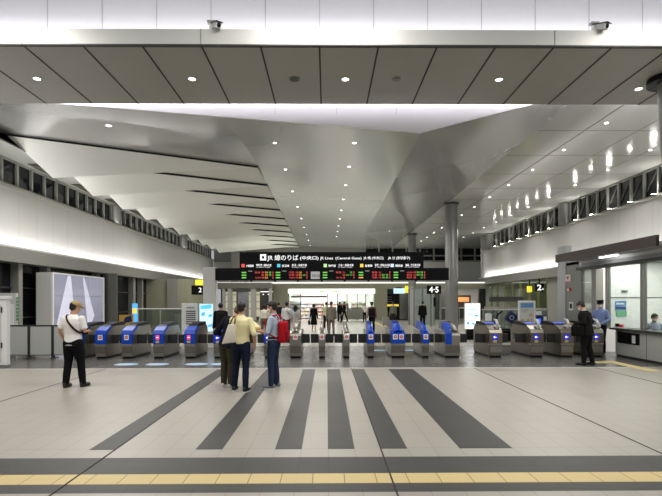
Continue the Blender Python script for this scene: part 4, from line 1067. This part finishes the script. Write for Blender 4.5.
    # ---- trousers / skirt
    if not dress:
        q = MB(); w = pants_w
        hm = Rl
        q.loft([ring((0,-.005,z), a*build, b*build) for z, a, b in [(.80,.155,.115),(.88,.170,.125),(.96,.158,.118),(1.02,.148,.11)]] if abs(lean) < 12 else
               [ring((0,-.005,.80), .155*build,.115*build), ring((0,-.01,.88), .170*build,.125*build), [U(p) for p in ring((0,0,.96), .158*build,.118*build)], [U(p) for p in ring((0,0,1.02), .148*build,.11*build)]])
        for i in (0, 1):
            f = feetp[i]
            q.tube([hips[i]+Vector((0,-.005,-.0)), (hips[i]*.5+kn[i]*.5)+Vector((0,.005,0)), kn[i], (kn[i]*.45+f*.55)+Vector((0,-.012,0)), f+Vector((0,-.01,-.01))], [.095*build*w,.086*build*w,.068*w,.064*w,.055*w], 14)
            q.ell(hips[i], (.093*build*w,)*3, 12, 8)
        fuse(q, 'trousers', cloth(pants), root, vx+.002, 2)
    if skirt or dress:
        q = MB(); zz = skirt or .45
        q.loft([ring((0,0,zz), .21, .17), ring((0,0,(zz+.95)/2), .185, .145), ring((0,0,.92), .155, .12), ring((0,0,1.02), .125, .10)])
        fuse(q, 'skirt', cloth(pants if not dress else shirt), root, vx+.004, 2)
    # ---- shirt
    q = MB()
    hem = shirt_hem; e = .018 if not jacket else .032
    ts = [(hem,.158 if hem < .9 else .150,.125),(.96,.155,.122),(1.06,.145,.112),(1.16,.152,.117),(1.28,.175,.125),(1.37,.165,.112),(1.43,.095,.078),(1.46,.066,.064)]
    if female: ts = [(hem,.155,.125),(.96,.145,.115),(1.06,.128,.105),(1.16,.138,.115),(1.28,.158,.13),(1.37,.15,.108),(1.43,.085,.072),(1.455,.06,.058)]
    q.loft([[U(p) for p in ring((0,0,z), a*build+e-.014, b*build+e-.014)] for z, a, b in ts])
    for i in (0, 1):
        s, el_, h_ = sh[i], el[i], hands[i]
        q.ell(s+Vector((0,0,-.008)), (.060*build+e-.018,)*3, 12, 8)
        if sleeves == 'short':
            end = s+(el_-s)*.82; q.tube([s, s+(el_-s)*.4, end], [.060*build,.058*build,.058*build], 14)
        elif sleeves == 'rolled':
            end = el_+(h_-el_)*.12; q.tube([s, s+(el_-s)*.5, el_, end], [.060*build,.055,.050,.050], 14)
        else:
            q.tube([s, s+(el_-s)*.5, el_, el_+(h_-el_)*.5, el_+(h_-el_)*.97], [.062*build+e-.018,.056+e-.018,.050+e-.018,.044+e-.018,.038+e-.018], 14)
            q.ell(el_, (.050+e-.018,)*3, 10, 7)
    fuse(q, 'jacket' if jacket else ('dress_top' if dress else 'shirt'), cloth(shirt), root, vx+.001, 3)
    if collar:
        q = MB(); q.loft([[U(p) for p in ring((0,.0,1.445), .068,.064)], [U(p) for p in ring((0,0,1.485), .060,.058)]]); q.build('collar', cloth(collar), root, True)
    if belt:
        q = MB(); q.loft([ring((0,-.005,.985), .162*build,.122*build), ring((0,-.005,1.02), .160*build,.120*build)]); q.build('belt', 'black', root, True)
    # ---- shoes
    for i in (0, 1):
        f = feetp[i]; z = f.z-.07; q = MB(); tw = (-1 if i == 0 else 1)*.10
        Rf = Matrix.Rotation(-tw, 3, 'Z')
        q.ell(f+Rf@Vector((0,.055,-.030)), (.046,.135,.045), 16, 9, Rf); q.ell(f+Rf@Vector((0,-.03,-.01)), (.042,.062,.055), 14, 8, Rf)
        sho = fuse(q, 'shoe', mm('shoe_%d' % shoes[0], lin(*shoes), .5) if 'shoe_%d' % shoes[0] not in M else 'shoe_%d' % shoes[0], root, .012, 2)
        s = MB(); s.loft([[f+Rf@Vector((.044*math.cos(t), .05+.135*math.sin(t), -.0685+dz)) for t in [2*math.pi*kk/20 for kk in range(20)]] for dz in (0, .018)])
        s.build('sole', 'white' if shoes[0] > 100 or fine and shoes[0] == 16 else 'shoe_black', sho)
    # ---- hair
    hk = 'hair_%d' % hair[0]
    if hk not in M: mm(hk, lin(*hair), .5, bump=.6, nscale=70)
    q = MB()
    if hairtype != 'bald':
        q.ell(H((0,-.028,.042)), (.086,.098,.092), 18, 12, Rh)
        q.ell(H((0,-.055,.0)), (.078,.062,.075), 14, 9, Rh)
        q.ell(H((0,.045,.088)), (.058,.045,.030), 12, 8, Rh)
        if hairtype == 'long':
            q.tube([H((0,-.05,.0)), H((0,-.075,-.12)), hc+Rh@Vector((0,-.09,-.12))+Vector((0,0,-.13))], [.085,.082,.055], 14, 1, .6)
            for s in (-1, 1): q.tube([H((s*.075,-.01,.05)), H((s*.085,-.01,-.05)), H((s*.075,-.02,-.15))], [.03,.03,.018], 10)
        if hairtype == 'bob':
            q.tube([H((0,-.04,.02)), H((0,-.05,-.10))], [.09,.078], 14, 1, .8)
            for s in (-1, 1): q.tube([H((s*.07,.0,.05)), H((s*.082,.0,-.08))], [.03,.026], 10)
        if hairtype == 'bun': q.ell(H((0,-.13,.06)), (.04,.04,.04), 10, 7, Rh)
    else:
        q.ell(H((0,-.045,.0)), (.080,.068,.05), 14, 9, Rh)
    fuse(q, 'hair', hk, root, .011 if fine else .014, 2)
    # ---- face
    if fine:
        for s in (-1, 1):
            q = MB(); q.ell(H((s*.031,.077,.008)), (.013,.008,.008), 10, 7, Rh); ey = q.build('eye', 'white', root, True)
            q = MB(); q.ell(H((s*.031,.0835,.008)), (.006,.004,.006), 8, 6, Rh); q.build('iris', 'shoe_black', ey, True)
            q = MB(); q.tube([H((s*.045,.078,.026)), H((s*.03,.086,.030)), H((s*.017,.086,.026))], .004, 6); q.build('eyebrow', hk, root)
        q = MB(); q.ell(H((0,.090,-.058)), (.022,.006,.004), 10, 6, Rh); q.build('mouth', mm('lip', lin(150,80,76), .5) if 'lip' not in M else 'lip', root, True)
    if mask:
        q = MB(); q.ell(H((0,.045,-.045)), (.062,.062,.050), 16, 10, Rh); mk = q.build('face_mask', 'white', root, True)
        for s in (-1, 1): q = MB(); q.tube([H((s*.060,.045,-.035)), H((s*.082,-.0,-.005))], .003, 6); q.build('ear_loop', 'white', mk)
    if glasses:
        for s in (-1, 1): q = MB(); q.tube([H((s*.031+.019*math.cos(t), .098, .008+.014*math.sin(t))) for t in [2*math.pi*kk/12 for kk in range(13)]]+[H((s*.078,.09,.012)), H((s*.084,0,.012))], .0022, 6); q.build('glasses_rim', 'black', root)
    if cap:
        q = MB(); q.ell(H((0,-.008,.065)), (.098,.112,.075), 20, 12, Rh); cp = fuse(q, 'cap', cloth(cap), root, .011, 2)
        if hairtype == 'officer' or cap[0] < 60:
            q = MB(); q.loft([[H((.105*math.cos(t), .0+.115*math.sin(t), z)) for t in [2*math.pi*kk/24 for kk in range(24)]] for z in (.105,.135)]); q.build('crown', cloth(cap), cp, True)
        q = MB(); q.loft([[H((.07*math.cos(t), .09+.085*math.sin(t)*(1 if math.sin(t) > 0 else .3), z-.22*max(0, .085*math.sin(t)))) for t in [2*math.pi*kk/20 for kk in range(20)]] for z in (.045,.055)]); q.build('brim', cloth(cap), cp, True)
    root.scale = (k,k,k); root.location = (x,y,z0); root.rotation_euler = (0,0,math.radians(yaw))
    Mw = Matrix.Translation((x,y,z0))@Matrix.Rotation(math.radians(yaw),4,'Z')@Matrix.Scale(k,4)
    def W(p, upper=False): return Mw@(U(p) if upper else Vector(p))
    root['_'] = 0; del root['_']
    return root, W, hands, sh, el
def acc(name, W, label, cat, origin):
    return thing(name, W(origin), label, cat)
def P3(mb, W, upper=False):
    for v in mb.bm.verts: v.co = W(v.co, upper)
    return mb
def at(px, pyfeet): Y = YG(pyfeet); return PX(px, Y), Y

# 1 man in white t-shirt and cap, on the left
x, y = at(74.5, 386.5)
r, W, hd, sh, el = person(x, y, -10, 1.66, 'man in a white t-shirt, khaki cap and black trousers standing alone on the left', (240,238,232), (18,18,20), 'short', .84, cap=(176,150,104), nod=16, turn=28,
    lh=(-.27,.10,.92), le=(-.27,-.04,1.13), rh=(.14,.26,1.12), re=(.25,.02,1.12), feet=((-.13,-.04,0),(.15,.10,0)), shoes=(28,22,20), build=1.12, pants_w=1.12)
q = MB()
pts = []
for i in range(25):
    t = 2*math.pi*i/24
    # loop over the left shoulder, across the back to the right hip
    c = Vector((.035,0,1.27)); a = Vector((-.145,0,.175)); b = Vector((0,1,0))
    p = c+a*math.cos(t)+b*math.sin(t)*(.145 if math.sin(t) < 0 else .155)
    pts.append(p)
t_ = thing('crossbody_strap', W((0,0,1.2)), 'dark brown strap worn diagonally across the back of the white t-shirt', 'strap')
q = MB(); q.tube(pts, .021, 8, 1.0, 1.0); P3(q, W); q.build('strap', cloth((52,34,28)), t_, True)
q = MB().box(.06,.20,.13,.19,1.05,1.2); q.bevel(.02,2); P3(q, W); q.build('pouch', cloth((40,30,26)), t_, True)

# 2 man in pale yellow shirt
x, y = at(241.5, 391)
r, W, hd, sh, el = person(x, y, -14, 1.64, 'man in a pale yellow shirt and dark jeans seen from behind, middle of the group', (238,228,178), (28,34,52), 'rolled', .92, nod=6, turn=10,
    rh=(.27,.02,.90), re=(.285,-.05,1.12), lh=(-.12,.26,1.15), le=(-.23,.03,1.13), feet=((-.15,.02,0),(.12,-.07,0)), shoes=(16,18,24), hair=(24,20,18), build=1.06, pants_w=1.0, collar=(238,228,178))
# 3 person in navy with tote
x, y = at(227, 388)
y += .05
r, W, hd, sh, el = person(x, y, -22, 1.62, 'person in a dark navy top and olive trousers leaning in, left of the yellow shirt', (22,24,34), (66,62,48), 'long', .84, lean=9, side=15, nod=22, turn=-10,
    rh=(.20,.27,1.12), re=(.27,.02,1.12), lh=(-.20,.22,1.05), le=(-.26,-.02,1.12), feet=((-.10,.04,0),(.10,-.02,0)), shoes=(214,210,204), hair=(92,70,58), build=1.0, jacket=True, pants_w=1.1)
t_ = thing('tote_bag', (x, y-.2, .9), 'cream canvas tote bag with a dark base hanging behind the navy top', 'bag')
bx, by = PX(230.5, 8.72), 8.72
q = MB().slab([(bx-.15,by-.04,.90),(bx+.10,by-.04,.93),(bx+.10,by-.04,1.26),(bx-.03,by-.04,1.26)], (0,.07,0)); q.bevel(.02,2); q.build('bag_body', cloth((226,216,200)), t_, True)
q = MB().slab([(bx-.155,by-.045,.84),(bx+.105,by-.045,.87),(bx+.103,by-.045,.935),(bx-.153,by-.045,.905)], (0,.08,0)); q.bevel(.015,2); q.build('bag_base', cloth((34,34,48)), t_, True)
q = MB().tube([(bx-.01,by-.01,1.25),(bx+.03,by+.05,1.36),(bx+.05,by+.16,1.40),(bx+.08,by+.05,1.36),(bx+.085,by-.01,1.25)], .012, 8); q.build('handle', cloth((52,34,28)), t_, True)
# 4 man in light blue shirt with red backpack
x, y = at(274, 388)
r, W, hd, sh, el = person(x, y, 78, 1.66, 'man in a pale blue shirt and jeans holding a yellow folder, facing left', (176,190,206), (44,56,80), 'rolled', .94, nod=14, turn=0, mask=True,
    lh=(-.12,.33,1.14), le=(-.25,.05,1.10), rh=(.10,.33,1.13), re=(.25,.06,1.10), feet=((-.10,.03,0),(.10,-.02,0)), shoes=(120,122,124), hair=(16,14,13), build=1.02, collar=(176,190,206), belt=True, glasses=True)
t_ = acc('backpack', W, 'bright red backpack on the back of the man in the pale blue shirt', 'backpack', (0,-.2,1.15))
q = MB().box(-.14,.14,-.27,-.115,.90,1.33); q.bevel(.07,4); P3(q, W); q.build('main_body', cloth((176,24,36)), t_, True)
q = MB().box(-.10,.10,-.31,-.26,.96,1.14); q.bevel(.025,2); P3(q, W); q.build('front_pocket', cloth((150,20,32)), t_, True)
for s in (-1, 1):
    q = MB(); q.tube([(s*.09,-.14,1.36),(s*.105,-.09,1.45),(s*.11,.05,1.42),(s*.12,.145,1.30),(s*.13,.13,1.12),(s*.15,-.10,1.0)], .016, 8); P3(q, W); q.build('shoulder_strap', cloth((170,22,34)), t_, True)
t_ = acc('folder', W, 'yellow paper folder held open by the man in the pale blue shirt', 'folder', (0,.38,1.2))
q = MB(); q.slab([(-.16,.33,1.16),(.16,.33,1.16),(.16,.58,1.38),(-.16,.58,1.38)], (0,-.01,.02)); P3(q, W); q.build('cover', cloth((236,206,110)), t_)
q = MB(); q.slab([(-.14,.34,1.20),(.14,.34,1.20),(.14,.56,1.395),(-.14,.56,1.395)], (0,-.002,.005)); P3(q, W); q.build('paper', cloth((240,228,180)), t_)
# 5 suited man stooping at the right
x, y = at(588, 366)
r, W, hd, sh, el = person(x, y, 48, 1.66, 'man in a black suit at the rightmost gates, head bowed, bag on his arm', (24,22,22), (20,19,20), 'long', .78, lean=7, nod=26, turn=14, mask=True,
    lh=(-.20,.26,1.10), le=(-.28,.0,1.14), rh=(.22,.16,1.02), re=(.27,-.06,1.16), feet=((-.09,.06,0),(.12,-.10,0)), shoes=(14,14,14), hair=(14,12,12), build=1.2, jacket=True, collar=(225,225,225), pants_w=1.05)
t_ = acc('briefcase', W, 'soft black bag hanging from the left arm of the suited man', 'bag', (-.28,.15,.95))
q = MB().box(-.36,-.22,-.0,.30,.78,1.06); q.bevel(.05,3); P3(q, W); q.build('bag_body', cloth((16,15,16)), t_, True)
q = MB(); q.tube([(-.29,.02,1.06),(-.27,.08,1.15),(-.27,.18,1.15),(-.29,.26,1.06)], .012, 8); P3(q, W); q.build('handle', cloth((30,28,28)), t_, True)
# 6 station officer
x, y = 8.50, 14.76
r, W, hd, sh, el = person(x, y, 122, 1.66, 'station officer in a pale blue uniform shirt, dark cap and mask at the counter end', (132,150,196), (20,22,30), 'long', .96, nod=6, turn=-6, mask=True, cap=(26,28,40), hair=(16,14,14),
    lh=(-.10,.20,.98), le=(-.27,.0,1.12), rh=(.10,.20,.98), re=(.27,.0,1.12), feet=((-.09,.0,0),(.09,.03,0)), shoes=(14,14,14), belt=True, collar=(132,150,196))
# distant people
far = [
 (221, 352, 15, 1.72, 'person in a black top with a dark backpack beyond the gates, left of the group', (24,24,28), (26,26,30), dict(sleeves='long', hair=(16,14,14), jacket=True, nod=8)),
 (264.5, 338, 10, 1.62, 'woman in a cream cardigan and brown trousers, seen between the talking men', (226,220,204), (92,84,68), dict(sleeves='long', female=True, hairtype='bob')),
 (279, 330, -20, 1.68, 'person in a dark jacket far behind the red backpack', (40,42,46), (30,30,34), dict(sleeves='long', jacket=True)),
 (287, 340, 5, 1.74, 'man in a white shirt with a grey shoulder bag behind the broad steel gate', (216,216,216), (60,62,66), dict(sleeves='long', nod=5)),
 (295.5, 341, -8, 1.60, 'woman in a long grey dress with long dark hair behind the broad steel gate', (176,172,172), (176,172,172), dict(sleeves='short', female=True, hairtype='long', dress=True, skirt=.35)),
 (314, 331.5, 4, 1.62, 'woman in a black dress with pale shoes walking away beyond the gates', (18,18,20), (18,18,20), dict(sleeves='long', female=True, hairtype='bob', dress=True, skirt=.42, shoes=(210,200,190), feet=((-.07,.14,.0),(.08,-.14,.02)))),
 (326.5, 332, 6, 1.72, 'person in a pale yellow-green shirt left of the man in the grey suit', (196,196,160), (34,32,32), dict(sleeves='short')),
 (331.5, 336, 0, 1.76, 'man in a grey suit walking away beyond the steel gates', (118,112,102), (112,106,98), dict(sleeves='long', jacket=True, shirt_hem=.78, hair=(60,54,48))),
 (340, 321.5, 10, 1.70, 'person all in black with a mask outside the far shop, left of a pair', (20,20,24), (18,18,20), dict(sleeves='long')),
 (344.5, 321.8, 60, 1.72, 'person all in black striding right outside the far shop', (26,26,32), (16,16,18), dict(sleeves='long', feet=((-.08,.22,.0),(.08,-.24,.03)))),
 (365, 322.0, 170, 1.62, 'person in a white top and black trousers at the far shop right end', (224,222,218), (20,20,22), dict(sleeves='short', female=True, hairtype='bob')),
 (372, 333.5, -4, 1.72, 'person with a dark backpack and reddish sleeves beyond the narrow blue gate', (120,80,84), (16,16,20), dict(sleeves='long', cap=(24,24,28))),
 (393.5, 325.5, 8, 1.70, 'person in a grey-green jacket wheeling a case beyond the double gate', (112,118,100), (50,50,48), dict(sleeves='long', jacket=True)),
 (423, 328.5, 2, 1.76, 'person in a black suit walking away right of the grey round column', (18,18,20), (16,16,18), dict(sleeves='long', jacket=True, shirt_hem=.78)),
]
WS = {}
for px, py, yaw, h_, lab, s_, p_, kw in far:
    x, y = at(px, py)
    WS[px] = person(x, y, yaw, h_*.935, lab, s_, p_, fine=False, **kw)[1]
def farpack(px, rgb, label, big=1.):
    W = WS[px]; t = thing('backpack', W((0,-.2,1.15)), label, 'backpack')
    q = MB().box(-.15*big,.15*big,-.29,-.13,.95,1.38); q.bevel(.05,2); P3(q, W); q.build('main_body', cloth(rgb), t, True)
    for s in (-1, 1):
        q = MB(); q.tube([(s*.09,-.14,1.36),(s*.105,-.07,1.45),(s*.11,.05,1.42),(s*.12,.14,1.30),(s*.14,.10,1.08)], .016, 8); P3(q, W); q.build('shoulder_strap', cloth(rgb), t, True)
farpack(221, (30,28,24), 'dark olive backpack worn by the black-clad person left of the group')
farpack(372, (22,22,24), 'black backpack worn by the person beyond the narrow blue gate', 1.1)
W = WS[314]; t = thing('handbag', W((-.3,.05,.6)), 'black handbag carried low by the woman in the black dress', 'bag')
q = MB().box(-.36,-.22,-.12,.14,.42,.70); q.bevel(.03,2); P3(q, W); q.build('bag_body', 'black', t, True)
q = MB(); q.tube([(-.29,-.06,.69),(-.27,0,.80),(-.29,.08,.69)], .01, 8); P3(q, W); q.build('handle', 'black', t)
W = WS[287]; t = thing('shoulder_bag', W((.2,0,.9)), 'grey shoulder bag worn by the man in the white shirt behind the gates', 'bag')
q = MB().box(.18,.32,-.16,.12,.82,1.08); q.bevel(.03,2); P3(q, W); q.build('bag_body', cloth((96,96,98)), t, True)
q = MB(); q.tube([(.22,-.12,1.06),(.0,-.13,1.3),(-.13,.0,1.45)], .014, 8); P3(q, W); q.build('strap', cloth((70,70,72)), t)
x, y = at(386, 326.5); t = thing('luggage_cart', (x, y, 0), 'small grey wheeled case beside the person in the grey-green jacket', 'luggage')
q = MB().box(x-.22,x+.22,y-.15,y+.15,.08,.62); q.bevel(.03,2); q.build('case', 'wall_grey', t, True)
q = MB(); q.tube([(x-.15,y+.12,.6),(x-.15,y+.12,.98),(x+.15,y+.12,.98),(x+.15,y+.12,.6)], .015, 8); q.build('handle', 'steel', t)
for s in (-.18, .18): q = MB(); q.tube([(x+s-.02,y,.045),(x+s+.02,y,.045)], .045, 12); q.build('wheel', 'black', t)
# seated clerk behind the office glass (sits on an office chair)
x, y = 9.50, 13.80
r, W, hd, sh, el = person(x, y, 178, 1.66, 'seated clerk with dark hair behind the office glass at the right edge', (150,158,176), (26,28,36), 'long', .92, nod=14, mask=True, fine=True,
    lh=(-.14,.28,1.12), rh=(.14,.28,1.12), feet=((-.10,.42,.42),(.10,.42,.42)), knees=(.26,.26), z0=-.38)
t = thing('office_chair', (x, y+.05, 0), 'dark office chair under the seated clerk', 'chair')
q = MB().box(x-.24,x+.24,y-.2,y+.28,.36,.44); q.bevel(.03,2); q.build('seat', 'rubber', t); q = MB().box(x-.22,x+.22,y+.24,y+.30,.5,.95); q.bevel(.03,2); q.build('backrest', 'rubber', t)
MB().cyl(x,y+.04,.06,.36,.03,12).build('pole', 'frame_dark', t); MB().cyl(x,y+.04,.0,.06,.26,16).build('base', 'frame_dark', t); q=MB().box(x-.03,x+.03,y+.26,y+.32,.40,.55); q.build('bracket','frame_dark',t)
